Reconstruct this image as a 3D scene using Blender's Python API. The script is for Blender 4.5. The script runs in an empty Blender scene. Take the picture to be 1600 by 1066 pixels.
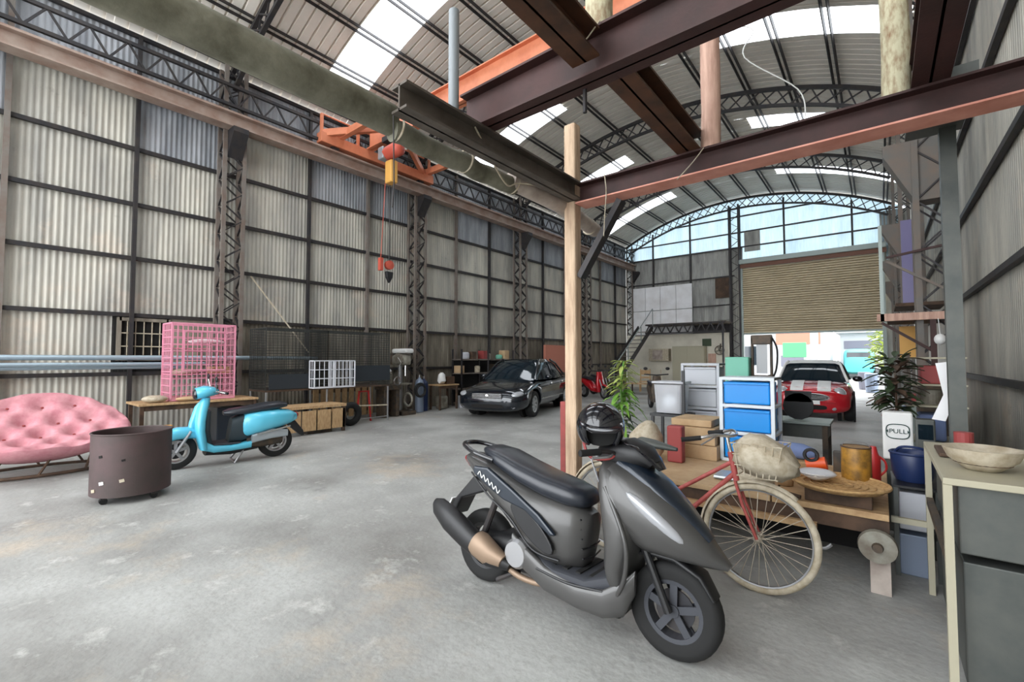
import bpy, bmesh, math, random
from mathutils import Vector, Matrix
random.seed(7)
PI = math.pi
sc = bpy.context.scene
C = sc.collection

# ---------------------------------------------------------------- camera, world, light
YAW = math.atan2(.6307, .776)
cam_d = bpy.data.cameras.new('camera'); cam = bpy.data.objects.new('camera', cam_d); C.objects.link(cam)
cam.location = (0, 0, 1.45); cam.rotation_euler = (PI/2 + math.atan(28/707), 0, YAW)
cam_d.sensor_width = 36; cam_d.lens = 36*707/1600; cam_d.clip_start = .05; cam_d.clip_end = 300
sc.camera = cam
sc.view_settings.view_transform = 'Standard'; sc.view_settings.look = 'None'
sc.view_settings.gamma = 1; sc.view_settings.use_curve_mapping = False
sc.view_settings.exposure = 1.3
w = bpy.data.worlds.new('overcast_sky'); sc.world = w; w.use_nodes = True
wn = w.node_tree.nodes; wl = w.node_tree.links
bg = wn['Background']; bg.inputs['Color'].default_value = (.93, .965, 1, 1); bg.inputs['Strength'].default_value = 2.6
try:
    sc.cycles.max_bounces = 10; sc.cycles.diffuse_bounces = 6; sc.cycles.transparent_max_bounces = 12
    sc.cycles.glossy_bounces = 3; sc.cycles.caustics_reflective = False; sc.cycles.caustics_refractive = False
    sc.cycles.sample_clamp_indirect = 6
except Exception: pass

COLS = [-1.35, 3.5, 8.35, 13.2, 18.05, 22.9]           # truss / column lines
Y0, Y1 = -5.0, 22.9
SKY = [(-3.7, .95), (1.15, .95), (5.7, 1.0), (10.75, .9), (15.5, .8), (20.1, .8)]
AX, AZ, AR = -4.95, -2.5, 11.35
def arc_z(x, r=AR): return AZ + math.sqrt(max(r*r - (x-AX)**2, 0))
def portal(loc, rot, sx, sy):
    d = bpy.data.lights.new('daylight_portal', 'AREA'); d.shape = 'RECTANGLE'; d.size = sx; d.size_y = sy
    d.cycles.is_portal = True
    o = bpy.data.objects.new('daylight_portal', d); C.objects.link(o); o.location = loc; o.rotation_euler = rot
for y, ww in SKY: portal((AX, y, 9.35), (0, 0, 0), 11.8, ww+.1)
portal((-2.35, Y1+.25, 1.35), (-PI/2, 0, 0), 5.4, 2.8)      # roller door opening
portal((AX, Y0-.1, 4.2), (PI/2, 0, 0), 12, 8.6)              # open end behind the camera
portal((-5, Y1+.3, 7.4), (-PI/2, 0, 0), 11.6, 3.4)           # translucent gable sheets

# ---------------------------------------------------------------- materials
MATS = {}
def mat(name, col, rough=.6, metal=0., col2=None, scale=6., amt=1., bump=0., bscale=60., rnd=0., streak=None, spec=.5, coat=0., alpha=None, trans=0., emit=None, patch=.5):
    if name in MATS: return MATS[name]
    m = bpy.data.materials.new(name); m.use_nodes = True; MATS[name] = m
    nt = m.node_tree; n = nt.nodes; L = nt.links; b = n['Principled BSDF']
    def lin(c): return tuple(((v/255+.055)/1.055)**2.4 if v/255 > .04045 else v/255/12.92 for v in c)+(1,)
    col = lin(col); b.inputs['Base Color'].default_value = col
    b.inputs['Roughness'].default_value = rough; b.inputs['Metallic'].default_value = metal
    b.inputs['Specular IOR Level'].default_value = spec; b.inputs['Coat Weight'].default_value = coat
    b.inputs['Coat Roughness'].default_value = .08
    out = None
    geo = n.new('ShaderNodeNewGeometry')
    vec = geo.outputs['Position']
    if streak:
        mp = n.new('ShaderNodeVectorMath'); mp.operation = 'MULTIPLY'; mp.inputs[1].default_value = streak
        L.new(vec, mp.inputs[0]); vec = mp.outputs[0]
    if col2 is not None:
        nz = n.new('ShaderNodeTexNoise'); nz.inputs['Scale'].default_value = scale; nz.inputs['Detail'].default_value = 6
        nz.inputs['Roughness'].default_value = .6
        L.new(vec, nz.inputs['Vector'])
        mr = n.new('ShaderNodeMapRange'); mr.inputs[1].default_value = patch-.14; mr.inputs[2].default_value = patch+.16
        mr.inputs[3].default_value = 0; mr.inputs[4].default_value = amt
        L.new(nz.outputs['Fac'], mr.inputs[0])
        mx = n.new('ShaderNodeMix'); mx.data_type = 'RGBA'; L.new(mr.outputs[0], mx.inputs[0])
        mx.inputs[6].default_value = col; mx.inputs[7].default_value = lin(col2); out = mx.outputs[2]
    if rnd:
        oi = n.new('ShaderNodeObjectInfo'); mr = n.new('ShaderNodeMapRange')
        mr.inputs[3].default_value = 1-rnd; mr.inputs[4].default_value = 1+rnd
        L.new(oi.outputs['Random'], mr.inputs[0])
        hs = n.new('ShaderNodeHueSaturation'); L.new(mr.outputs[0], hs.inputs['Value'])
        if out: L.new(out, hs.inputs['Color'])
        else: hs.inputs['Color'].default_value = col
        out = hs.outputs[0]
    if out: L.new(out, b.inputs['Base Color'])
    if bump:
        nb = n.new('ShaderNodeTexNoise'); nb.inputs['Scale'].default_value = bscale; nb.inputs['Detail'].default_value = 4
        L.new(geo.outputs['Position'], nb.inputs['Vector'])
        bp = n.new('ShaderNodeBump'); bp.inputs['Strength'].default_value = bump; bp.inputs['Distance'].default_value = .01
        L.new(nb.outputs['Fac'], bp.inputs['Height']); L.new(bp.outputs[0], b.inputs['Normal'])
    if alpha is not None: b.inputs['Alpha'].default_value = alpha
    if trans:
        tr = n.new('ShaderNodeBsdfTranslucent'); tr.inputs['Color'].default_value = col
        if out: L.new(out, tr.inputs['Color'])
        ms = n.new('ShaderNodeMixShader'); ms.inputs[0].default_value = trans
        L.new(b.outputs[0], ms.inputs[1]); L.new(tr.outputs[0], ms.inputs[2]); L.new(ms.outputs[0], n['Material Output'].inputs[0])
    return m
def M(n): return MATS[n]
def dust(name, c, scale, thr, amt, after):
    m = MATS[name]; nt = m.node_tree; n = nt.nodes; b = n['Principled BSDF']; src = b.inputs['Base Color'].links[0].from_socket
    geo = n.new('ShaderNodeNewGeometry'); nz = n.new('ShaderNodeTexNoise'); nz.inputs['Scale'].default_value = scale; nz.inputs['Detail'].default_value = 8; nz.inputs['Roughness'].default_value = .7
    nt.links.new(geo.outputs['Position'], nz.inputs['Vector']); mr = n.new('ShaderNodeMapRange'); mr.inputs[1].default_value = thr; mr.inputs[2].default_value = thr+.12; mr.inputs[4].default_value = amt
    nt.links.new(nz.outputs['Fac'], mr.inputs[0]); mx = n.new('ShaderNodeMix'); mx.data_type = 'RGBA'; nt.links.new(mr.outputs[0], mx.inputs[0]); nt.links.new(src, mx.inputs[6])
    mx.inputs[7].default_value = tuple(((v/255+.055)/1.055)**2.4 for v in c)+(1,); nt.links.new(mx.outputs[2], b.inputs['Base Color'])

mat('concrete', (178,179,176), .58, col2=(116,114,110), scale=.8, amt=.9, bump=.4, bscale=22, patch=.52)
mat('asphalt', (148,146,142), .8, col2=(128,126,122), scale=2)
mat('wall_sheet', (198,194,182), .5, .1, col2=(150,148,142), scale=1.1, amt=.9, streak=(1,2.5,.5), rnd=.10, bump=.05)
mat('wall_sheet_reflect_tint', (172,175,180), .5, .1, col2=(128,132,138), scale=1.3, amt=.9, streak=(1,3,.6), rnd=.12)  # upper rows: bluish reflected light painted into the colour, over streaky dirt
mat('wall_sheet_low', (150,142,128), .7, .1, col2=(98,90,78), scale=1.6, amt=.9, streak=(1,3,.6), rnd=.12)
mat('roof_sheet', (232,226,216), .6, 0, col2=(214,208,198), scale=.8, amt=.8, rnd=.04)
mat('gable_clear', (200,222,232), .5, 0, col2=(180,205,218), scale=1.2, streak=(3,1,.6), trans=.3, rnd=.05)
mat('gable_grey', (170,170,164), .6, 0, col2=(130,130,126), scale=1.4, streak=(3,1,.6), rnd=.1)
mat('dark_steel', (46,46,50), .55, .35, col2=(70,62,56), scale=6, amt=.6)
mat('dark_green_steel', (34,44,42), .55, .3)
mat('column_steel', (124,118,112), .6, .3, col2=(112,92,80), scale=5, amt=.7)
mat('right_steel', (104,102,98), .6, .3, col2=(120,104,92), scale=4, amt=.8)
mat('rail_steel', (168,150,138), .55, .2, col2=(138,108,94), scale=3, amt=.8)
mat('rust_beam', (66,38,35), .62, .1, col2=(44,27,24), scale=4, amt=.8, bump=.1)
mat('rust_lit', (222,156,138), .6, 0, col2=(190,118,100), scale=5, amt=.7)  # beam rust as lit from below, floor bounce painted into the colour
mat('brown_beam', (92,58,38), .65, .1, col2=(54,36,26), scale=5, amt=.9)
mat('grey_channel', (100,92,84), .6, .2, col2=(74,66,58), scale=5, amt=.9)
mat('tarp_roll', (132,130,114), .8, 0, col2=(78,76,60), scale=5, amt=.9, bump=.4, bscale=25)
mat('pale_pipe', (190,178,168), .6, 0, col2=(150,136,126), scale=5)
mat('timber', (206,180,152), .75, 0, col2=(160,132,108), scale=4, amt=.9, streak=(6,6,.7), bump=.3, bscale=30)
mat('timber_pink', (206,170,152), .75, 0, col2=(166,128,112), scale=5, amt=.8, streak=(6,6,.7), bump=.3, bscale=30)
mat('timber_lichen', (196,190,160), .8, 0, col2=(128,92,62), scale=9, amt=.9, streak=(4,4,1.4), bump=.5, bscale=30, patch=.56)
mat('grey_pvc', (136,142,146), .5)
mat('crane_orange', (214,134,98), .55, 0, col2=(184,102,72), scale=3, amt=.7)
mat('hoist_yellow', (222,168,86), .5, 0)
mat('hoist_red', (190,84,66), .5, 0)
mat('red_post', (150,62,58), .6, 0, col2=(120,50,46), scale=8)
mat('black_plastic', (24,24,26), .45)
mat('black_gloss', (14,15,22), .12, coat=.6)
mat('rubber', (22,22,22), .8)
mat('seat_vinyl', (34,38,46), .32, spec=.6)
mat('sc_grey', (78,77,76), .36, .3, coat=.3)
mat('sc_navy', (24,34,46), .3, .2, coat=.4)
mat('sc_floor', (58,60,66), .7)
mat('lens_clear', (176,178,182), .2, .3)
mat('lens_red', (150,20,24), .2)
mat('lens_amber', (220,120,30), .25)
mat('chrome', (200,200,200), .2, 1)
mat('alu', (170,170,172), .4, .8)
mat('heat_shield', (150,128,108), .5, .4)
mat('white', (232,232,230), .5)
mat('sc_blue', (92,192,220), .25, coat=.5)
mat('sc_blue_in', (40,52,58), .6)
mat('cream', (198,188,168), .7, 0, col2=(164,150,126), scale=18)
mat('bike_red', (176,84,80), .5, 0, col2=(150,66,60), scale=20)
mat('spoke', (176,166,150), .45, .5)
mat('drum_steel', (74,64,62), .6, .3, col2=(88,70,70), scale=3, bump=.1)
mat('pink_velvet', (204,146,152), .85, 0, col2=(186,120,130), scale=10)
mat('pink_wire', (226,150,172), .5)
mat('silver', (176,184,190), .35, .6)
mat('pipe_blue', (170,188,200), .35, .5)
mat('white_wire', (212,214,220), .5)
mat('mesh_dark', (50,52,50), .7)
mat('tarp_dark', (38,44,50), .8)
mat('car_black', (20,26,34), .14, .2, coat=.9)
mat('car_glass', (22,34,42), .06, spec=.7)
mat('car_red', (186,24,36), .18, .1, coat=.8)
mat('wheel_alu', (190,192,194), .35, .5)
mat('wood_board', (196,164,122), .75, 0, col2=(168,134,96), scale=6, streak=(2,6,2))
mat('wood_dark', (92,70,54), .8, 0, col2=(60,46,36), scale=6)
mat('cardboard', (196,168,132), .85, 0, col2=(176,146,110), scale=5)
mat('blue_drawer', (6,140,224), .35)
mat('drawer_frame', (214,222,228), .4)
mat('grey_plastic', (186,188,194), .5)
mat('clear_plastic', (214,216,222), .3, alpha=.55)
mat('green_box', (112,184,160), .5)
mat('slate_metal', (96,98,94), .5, .4, col2=(80,84,82), scale=5)
mat('bench_cream', (172,166,144), .6)
mat('yellow_can', (176,128,46), .5, .1, col2=(120,88,40), scale=20)
mat('wicker', (196,160,110), .8, 0, col2=(160,124,80), scale=30)
mat('navy_tub', (28,44,84), .4)
mat('blue_cloth', (112,128,168), .9)
mat('orange_plastic', (220,84,32), .4)
mat('red_plastic', (192,44,44), .4)
mat('dusty_red', (148,62,60), .6)
mat('leaf', (86,150,54), .5, 0, col2=(140,176,72), scale=12, rnd=.15)
mat('leaf_pale', (170,184,96), .5, 0, rnd=.15)
mat('leaf_dark', (58,74,48), .6, 0, rnd=.2)
mat('shutter', (206,192,164), .55, 0, col2=(192,178,150), scale=.8, rnd=.06)
mat('shutter_brown', (112,74,58), .6, .1)
mat('galv', (150,160,156), .5, .4)
mat('plaster', (232,226,210), .8, 0, col2=(214,208,192), scale=2)
mat('board_white', (240,240,242), .7, 0, col2=(222,220,220), scale=1.5, rnd=.04)
mat('teal', (84,168,170), .4)
mat('outdoor_white', (176,178,180), .6)
mat('outdoor_grey', (110,110,122), .7)
mat('sign_green', (84,150,112), .5)
mat('brick_pale', (186,118,98), .8)
mat('purple_glass', (112,106,148), .3)
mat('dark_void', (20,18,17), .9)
mat('ink', (30,60,56), .6)
mat('machine', (150,148,136), .6, .2, col2=(110,100,88), scale=8)
mat('machine_dark', (64,60,56), .6, .3, col2=(96,80,64), scale=10)
mat('gas_blue', (128,140,160), .4, .2)
dust('concrete', (196,176,150), .45, .56, .55, 0); dust('concrete', (204,204,200), 3.2, .56, .7, 0); dust('concrete', (92,90,88), 1.7, .62, .6, 0); dust('concrete', (150,148,144), 28, .5, .5, 0)
dust('wall_sheet', (216,196,176), .7, .56, .5, 0); dust('wall_sheet', (112,104,96), 2.4, .62, .5, 0)
# skylight: thin milky sheet that lets the sky through
sk = bpy.data.materials.new('skylight_sheet'); sk.use_nodes = True; MATS['skylight'] = sk
nt = sk.node_tree; n_ = nt.nodes; n_.remove(n_['Principled BSDF'])
tp = n_.new('ShaderNodeBsdfTransparent'); tp.inputs[0].default_value = (.96, .98, 1, 1)
tl = n_.new('ShaderNodeBsdfTranslucent'); tl.inputs[0].default_value = (.9, .93, .95, 1)
ms = n_.new('ShaderNodeMixShader'); ms.inputs[0].default_value = .3
nt.links.new(tp.outputs[0], ms.inputs[1]); nt.links.new(tl.outputs[0], ms.inputs[2]); nt.links.new(ms.outputs[0], n_['Material Output'].inputs[0])

# ---------------------------------------------------------------- mesh helpers
def rotm(rx=0, ry=0, rz=0): return Matrix.Rotation(rz, 3, 'Z') @ Matrix.Rotation(ry, 3, 'Y') @ Matrix.Rotation(rx, 3, 'X')
class MB:
    def __init__(s): s.v = []; s.f = []
    def add(s, vs, fs):
        b = len(s.v); s.v += [tuple(q) for q in vs]; s.f += [tuple(i+b for i in f) for f in fs]; return s
    def box(s, c, d, rz=0, rx=0, ry=0):
        R = rotm(rx, ry, rz); c = Vector(c)
        vs = [c + R @ Vector((a*d[0]/2, b*d[1]/2, e*d[2]/2)) for a in (-1,1) for b in (-1,1) for e in (-1,1)]
        return s.add(vs, [(0,1,3,2),(4,6,7,5),(0,4,5,1),(2,3,7,6),(0,2,6,4),(1,5,7,3)])
    def bb(s, x0, x1, y0, y1, z0, z1): return s.box(((x0+x1)/2,(y0+y1)/2,(z0+z1)/2),(x1-x0,y1-y0,z1-z0))
    def bar(s, p, q, w, h=None, up=(0,0,1)):
        p = Vector(p); q = Vector(q); h = h or w; d = (q-p); 
        if d.length < 1e-6: return s
        d.normalize(); u = Vector(up)
        if abs(d.dot(u)) > .98: u = Vector((1,0,0)) if abs(d.x) < .9 else Vector((0,1,0))
        a = d.cross(u).normalized(); b = a.cross(d)
        vs = [e + a*i*w/2 + b*j*h/2 for e in (p,q) for i,j in ((-1,-1),(1,-1),(1,1),(-1,1))]
        return s.add(vs, [(0,3,2,1),(4,5,6,7),(0,1,5,4),(1,2,6,5),(2,3,7,6),(3,0,4,7)])
    def tube(s, pts, r, n=8, closed=False, caps=True):
        P = [Vector(p) for p in pts]; N = len(P); R = r if isinstance(r, (list,tuple)) else [r]*N
        prev = None; vs = []
        for i, p in enumerate(P):
            if closed: d = P[(i+1)%N]-P[i-1]
            else: d = P[min(i+1,N-1)]-P[max(i-1,0)]
            if d.length < 1e-9: d = Vector((0,0,1))
            d.normalize()
            if prev is None:
                u = Vector((0,0,1)) if abs(d.z) < .9 else Vector((1,0,0))
                a = d.cross(u).normalized()
            else:
                a = (prev - d*prev.dot(d))
                a = a.normalized() if a.length > 1e-6 else d.orthogonal().normalized()
            prev = a; b = d.cross(a)
            for k in range(n):
                t = 2*PI*k/n; vs.append(p + (a*math.cos(t)+b*math.sin(t))*R[i])
        fs = []; m = N if closed else N-1
        for i in range(m):
            j = (i+1)%N
            for k in range(n):
                l = (k+1)%n; fs.append((i*n+k, i*n+l, j*n+l, j*n+k))
        if caps and not closed: fs += [tuple(range(n))[::-1], tuple((N-1)*n+k for k in range(n))]
        return s.add(vs, fs)
    def lathe(s, prof, n=24, c=(0,0,0), axis='z', caps=True):
        vs = []; c = Vector(c)
        for r, h in prof:
            for k in range(n):
                t = 2*PI*k/n; a, b = r*math.cos(t), r*math.sin(t)
                vs.append(c + Vector({'z':(a,b,h),'y':(a,h,b),'x':(h,a,b)}[axis]))
        fs = []
        for i in range(len(prof)-1):
            for k in range(n):
                l = (k+1)%n; fs.append((i*n+k, i*n+l, (i+1)*n+l, (i+1)*n+k))
        if caps: fs += [tuple(range(n))[::-1], tuple((len(prof)-1)*n+k for k in range(n))]
        return s.add(vs, fs)
    def cyl(s, c, r, h, n=20, axis='z', r2=None): return s.lathe([(r,0),(r2 if r2 is not None else r,h)], n, c, axis)
    def ring(s, c, R, r, axis='y', n=36, m=8, flat=1.):
        prof = [(R + r*math.cos(2*PI*k/m), flat*r*math.sin(2*PI*k/m)) for k in range(m+1)]
        return s.lathe(prof, n, c, axis, caps=False)
    def ell(s, c, d, n=14, m=8, R=None):
        c = Vector(c); vs = []; R = R or Matrix.Identity(3)
        for i in range(m+1):
            ph = PI*i/m; rr = max(math.sin(ph), .001)
            for k in range(n):
                t = 2*PI*k/n; vs.append(c + R @ Vector((d[0]*rr*math.cos(t), d[1]*rr*math.sin(t), d[2]*math.cos(ph))))
        return s.add(vs, [(i*n+k, i*n+(k+1)%n, (i+1)*n+(k+1)%n, (i+1)*n+k) for i in range(m) for k in range(n)])
    def loft(s, secs, n=20, p=2.6):
        """secs: (x, z, half_width_y, half_height, tilt_deg[, y, p])"""
        vs = []
        for q in secs:
            x, z, hw, hh, a = q[:5]; y = q[5] if len(q) > 5 else 0; pp = q[6] if len(q) > 6 else p; a = math.radians(a)
            for k in range(n):
                t = 2*PI*k/n; ca, sa = math.cos(t), math.sin(t)
                sy = hw*math.copysign(abs(ca)**(2/pp), ca); sv = hh*math.copysign(abs(sa)**(2/pp), sa)
                vs.append((x - sv*math.sin(a), y+sy, z + sv*math.cos(a)))
        N = len(secs)
        fs = [(i*n+k, i*n+(k+1)%n, (i+1)*n+(k+1)%n, (i+1)*n+k) for i in range(N-1) for k in range(n)]
        fs += [tuple(range(n))[::-1], tuple((N-1)*n+k for k in range(n))]
        return s.add(vs, fs)
    def prism(s, poly, y0, y1, plane='xz'):
        N = len(poly); f3 = {'xz': lambda a,b,h:(a,h,b), 'xy': lambda a,b,h:(a,b,h), 'yz': lambda a,b,h:(h,a,b)}[plane]
        vs = [f3(a,b,y0) for a,b in poly]+[f3(a,b,y1) for a,b in poly]
        return s.add(vs, [tuple(range(N)), tuple(range(2*N-1,N-1,-1))]+[(i,i+N,(i+1)%N+N,(i+1)%N) for i in range(N)])
def mesh(name, mb, m, smooth=False, calc=True):
    me = bpy.data.meshes.new(name); me.from_pydata(mb.v, [], mb.f)
    if calc:
        b = bmesh.new(); b.from_mesh(me); bmesh.ops.recalc_face_normals(b, faces=b.faces[:]); b.to_mesh(me); b.free()
    if smooth:
        me.polygons.foreach_set('use_smooth', [True]*len(me.polygons))
    me.materials.append(m if not isinstance(m, str) else MATS[m]); me.update(); return me
def obj(name, mb, m, parent=None, smooth=False, bevel=0, loc=None, rot=None, calc=True):
    me = mb if isinstance(mb, bpy.types.Mesh) else mesh(name, mb, m, smooth, calc)
    o = bpy.data.objects.new(name, me); C.objects.link(o)
    if parent is not None: o.parent = parent
    if loc: o.location = loc
    if rot: o.rotation_euler = rot
    if bevel:
        bv = o.modifiers.new('bevel', 'BEVEL'); bv.width = bevel; bv.segments = 2; bv.limit_method = 'ANGLE'; bv.angle_limit = .6
    if smooth:
        try: me.set_sharp_from_angle(angle=.9)
        except Exception: pass
    return o
def tag(o, label, cat, group=None, kind=None):
    o['label'] = label; o['category'] = cat
    if group: o['group'] = group
    if kind: o['kind'] = kind
    return o
def thing(name, label, cat, loc=(0,0,0), rz=0, group=None, rx=0):
    o = bpy.data.objects.new(name, None); C.objects.link(o); o.location = loc; o.rotation_euler = (rx, 0, rz)
    return tag(o, label, cat, group)
def struct(name, mb=None, m=None, parent=None, **k):
    if mb is None:
        o = bpy.data.objects.new(name, None); C.objects.link(o)
    else: o = obj(name, mb, m, parent, **k)
    if parent is None: o['kind'] = 'structure'
    return o
def curve_tube(pts, r, n=6, sub=6):
    P = [Vector(p) for p in pts]; out = []
    for i in range(len(P)-1):
        p0 = P[max(i-1,0)]; p1 = P[i]; p2 = P[i+1]; p3 = P[min(i+2,len(P)-1)]
        for k in range(sub):
            t = k/sub; out.append(.5*((2*p1)+(p2-p0)*t+(2*p0-5*p1+4*p2-p3)*t*t+(-p0+3*p1-3*p2+p3)*t**3))
    out.append(P[-1]); return MB().tube(out, r, n)

# ================================================================ SETTING
struct('floor', MB().bb(-10.75, 1.3, -9, 23.1, -.12, 0), 'concrete')
struct('street', MB().bb(-40, 40, 23.1, 75, -.14, -.02), 'asphalt')
struct('ground', MB().bb(1.3, 20, -9, 23.1, -.14, -.02), 'asphalt')

# ---- ribbed roof, skylight strips, purlins, bow trusses
ceiling = struct('ceiling')
def arc_pts(r, x0=-10.75, x1=1.12, n=22): return [(x0+(x1-x0)*i/n, arc_z(x0+(x1-x0)*i/n, r)) for i in range(n+1)]
def roof_strip(y0, y1, m, name, ribs=True, xr=(-10.75, 1.12)):
    prof = []; y = y0; p = .21
    if ribs:
        while y < y1-.001:
            e = min(y+p, y1)
            prof += [(y, 0), (y+min(.16, e-y), 0)]
            if e-y > .2: prof += [(y+.166, .05), (y+.2, .05)]
            y = e
        prof.append((y1, 0))
    else: prof = [(y0, 0), (y1, 0)]
    pts = arc_pts(AR+.16, xr[0], xr[1], max(6, int((xr[1]-xr[0])*1.9))); vs = []; k = len(prof)
    for x, z in pts:
        nx, nz = (x-AX)/AR, (z-AZ)/AR
        vs += [(x+nx*h, yy, z+nz*h) for yy, h in prof]
    fs = [(i*k+j, i*k+j+1, (i+1)*k+j+1, (i+1)*k+j) for i in range(len(pts)-1) for j in range(k-1)]
    return obj(name, MB().add(vs, fs), m, ceiling, calc=False)
edges = [Y0-.2]
for y, ww in SKY: edges += [y-ww/2, y+ww/2]
edges.append(Y1+.2)
for i in range(0, len(edges), 2): roof_strip(edges[i], edges[i+1], 'roof_sheet', 'roof_sheet')
for i in range(1, len(edges)-1, 2):
    a, b = ((-10.3, -2.2) if i < 6 else (-10.3, -7.0))
    roof_strip(edges[i], edges[i+1], 'skylight', 'skylight', False, (a, b))
    roof_strip(edges[i], edges[i+1], 'roof_sheet', 'roof_sheet', True, (-10.75, a))
    if i >= 6:
        roof_strip(edges[i], edges[i+1], 'roof_sheet', 'roof_sheet', True, (b, -3.0)); b = -3.0
        roof_strip(edges[i], edges[i+1], 'skylight', 'skylight', False, (b, .6)); b = .6
    roof_strip(edges[i], edges[i+1], 'roof_sheet', 'roof_sheet', True, (b, 1.12))
for k in range(12):
    x = -10.3+.965*k; z = arc_z(x, AR+.08); a = math.atan2(x-AX, z-AZ)
    nx, nz = math.sin(a), math.cos(a); tx, tz = nz, -nx; mb = MB()
    for s in (-.06, .06): mb.bar((x+tx*s, Y0, z+tz*s), (x+tx*s, Y1, z+tz*s), .02, .08, up=(nx,0,nz))
    obj('purlin', mb, 'dark_steel', ceiling)
tb = MB(); N = 30; A0 = math.radians(29.2)
def tp_(i, r, n=N): a = -A0+2*A0*i/n; return (AX+r*math.sin(a), AZ+r*math.cos(a))
for r, w_ in ((AR, .09), (AR-.42, .07)):
    for i in range(N):
        p, q = tp_(i, r), tp_(i+1, r); tb.bar((p[0],0,p[1]), (q[0],0,q[1]), .08, w_)
chord_me = mesh('chord', tb, 'dark_steel')
tb = MB()
for i in range(N):
    p, q = tp_(i, AR), tp_(i+1, AR-.42); tb.bar((p[0],-.02,p[1]), (q[0],-.02,q[1]), .03)
    p, q = tp_(i, AR-.42), tp_(i+1, AR); tb.bar((p[0],.02,p[1]), (q[0],.02,q[1]), .03)
lace_me = mesh('lacing', tb, 'dark_steel')
for y in COLS:
    t = obj('roof_truss', chord_me, None, ceiling); t.location = (0, y-(.22 if y > 20 else 0), 0)
    obj('lacing', lace_me, None, t)

# ---- corrugated sheets
SH = {}
def corr(wd, ht, m, axis='y', pitch=.085, amp=.011):
    key = (round(wd,3), round(ht,3), m, axis)
    if key in SH: return SH[key]
    n = max(2, int(round(wd/pitch)))*4; vs = []; fs = []
    for i in range(n+1):
        u = wd*i/n; d = amp*math.sin(2*PI*i/4+.4)
        for z in (0, ht): vs.append((d, u, z) if axis == 'y' else (u, d, z))
    fs = [(2*i, 2*i+2, 2*i+3, 2*i+1) for i in range(n)]
    me = mesh('sheet', MB().add(vs, fs), m, smooth=True, calc=False); SH[key] = me; return me
def corr_top(x0, x1, z0, ftop, m, parent, y, pitch=.11):
    n = max(2, int(round((x1-x0)/pitch)))*4; vs = []; ok = False
    for i in range(n+1):
        u = x0+(x1-x0)*i/n; d = .012*math.sin(PI*i/2+.4); zt = max(ftop(u), z0+.001); vs += [(u, y+d, z0), (u, y+d, zt)]
        ok = ok or zt > z0+.05
    if ok: obj('sheet', MB().add(vs, [(2*i, 2*i+2, 2*i+3, 2*i+1) for i in range(n)]), m, parent, smooth=True, calc=False)

# ---- left wall
WX = -10.6
GZ = [0, 1.18, 2.25, 3.29, 4.29, 5.32, 6.36, 7.45]
wl_ = struct('wall_left')
mull = []
for c in COLS[:-1]: mull += [c, c+1.75, c+3.35]
mull.append(COLS[-1]); mull = [Y0]+mull
for j in range(len(mull)-1):
    y0, y1 = mull[j], mull[j+1]
    for k in range(7):
        if k == 1 and abs(y0-1.75-.25) < .3: continue       # barred window bay
        m = 'wall_sheet' if 2 <= k <= 5 else ('wall_sheet_reflect_tint' if k == 6 else ('wall_sheet' if y0 < 3 else 'wall_sheet_low'))
        if k == 5 and random.random() < .5: m = 'wall_sheet_reflect_tint'
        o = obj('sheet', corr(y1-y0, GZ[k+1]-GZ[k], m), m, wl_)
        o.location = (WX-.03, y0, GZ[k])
for z in GZ[1:]:
    obj('girt', MB().bb(WX, WX+.06, Y0, Y1, z-.035, z+.035), 'dark_steel', wl_)
gm = mesh('mullion', MB().bb(0, .09, -.035, .035, 0, 7.4), 'column_steel')
gd = mesh('mullion', MB().bb(0, .09, -.03, .03, 0, 7.4), 'dark_steel')
for i, y in enumerate(mull[1:]):
    if y in COLS: continue
    o = obj('mullion', gm if i % 2 else gd, None, wl_); o.location = (WX+.02, y, 0)
# lattice columns of the left wall
cm = MB(); lm = MB()
for sx in (0, .3):
    for sy in (-.18, .18): cm.bb(sx-.03, sx+.03, sy-.035, sy+.035, 0, 7.45)
k = 0; z = .1
while z < 7.2:
    for sx in (0, .3): lm.bar((sx, -.18, z), (sx, .18, z+.28), .035, .02); lm.bar((sx, .18, z+.28), (sx, -.18, z+.56), .035, .02)
    for sy in (-.18, .18): lm.bar((0, sy, z), (.3, sy, z+.28), .03, .03); lm.bar((.3, sy, z+.28), (0, sy, z+.56), .03, .03)
    z += .56
cm = mesh('lattice_column', cm, 'column_steel'); lm = mesh('lacing', lm, 'dark_steel')
brk = MB().prism([(.3, 5.55), (.62, 6.0), (.62, 6.1), (.3, 6.1)], -.14, .14)
brk = mesh('bracket', brk, 'dark_steel')
for y in COLS:
    o = obj('lattice_column', cm, None, wl_); o.location = (-10.48, y, 0)
    obj('lacing', lm, None, o); obj('bracket', brk, None, o)
# barred window in the first bay
wi = struct('window_1', MB().bb(WX-.06, WX-.02, 1.75, 3.5, 1.18, 2.25), 'dark_void')
f = MB()
for y in (1.84, 2.56): f.bb(WX-.02, WX+.05, y-.03, y+.03, 1.42, 2.2)
for z in (1.45, 2.17): f.bb(WX-.02, WX+.05, 1.84, 2.56, z-.03, z+.03)
obj('window_frame', f, 'wall_sheet_low', wi)
for i in range(5): obj('window_bar', MB().bb(WX, WX+.02, 1.95+.12*i, 1.965+.12*i, 1.45, 2.17), 'cream', wi)
for i in range(2): obj('window_bar', MB().bb(WX+.02, WX+.035, 1.84, 2.56, 1.67+i*.24, 1.69+i*.24), 'cream', wi)
obj('wall_panel', MB().bb(WX-.02, WX+.02, 2.6, 3.4, 1.2, 2.22), 'wall_sheet_low', wi)
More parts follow.
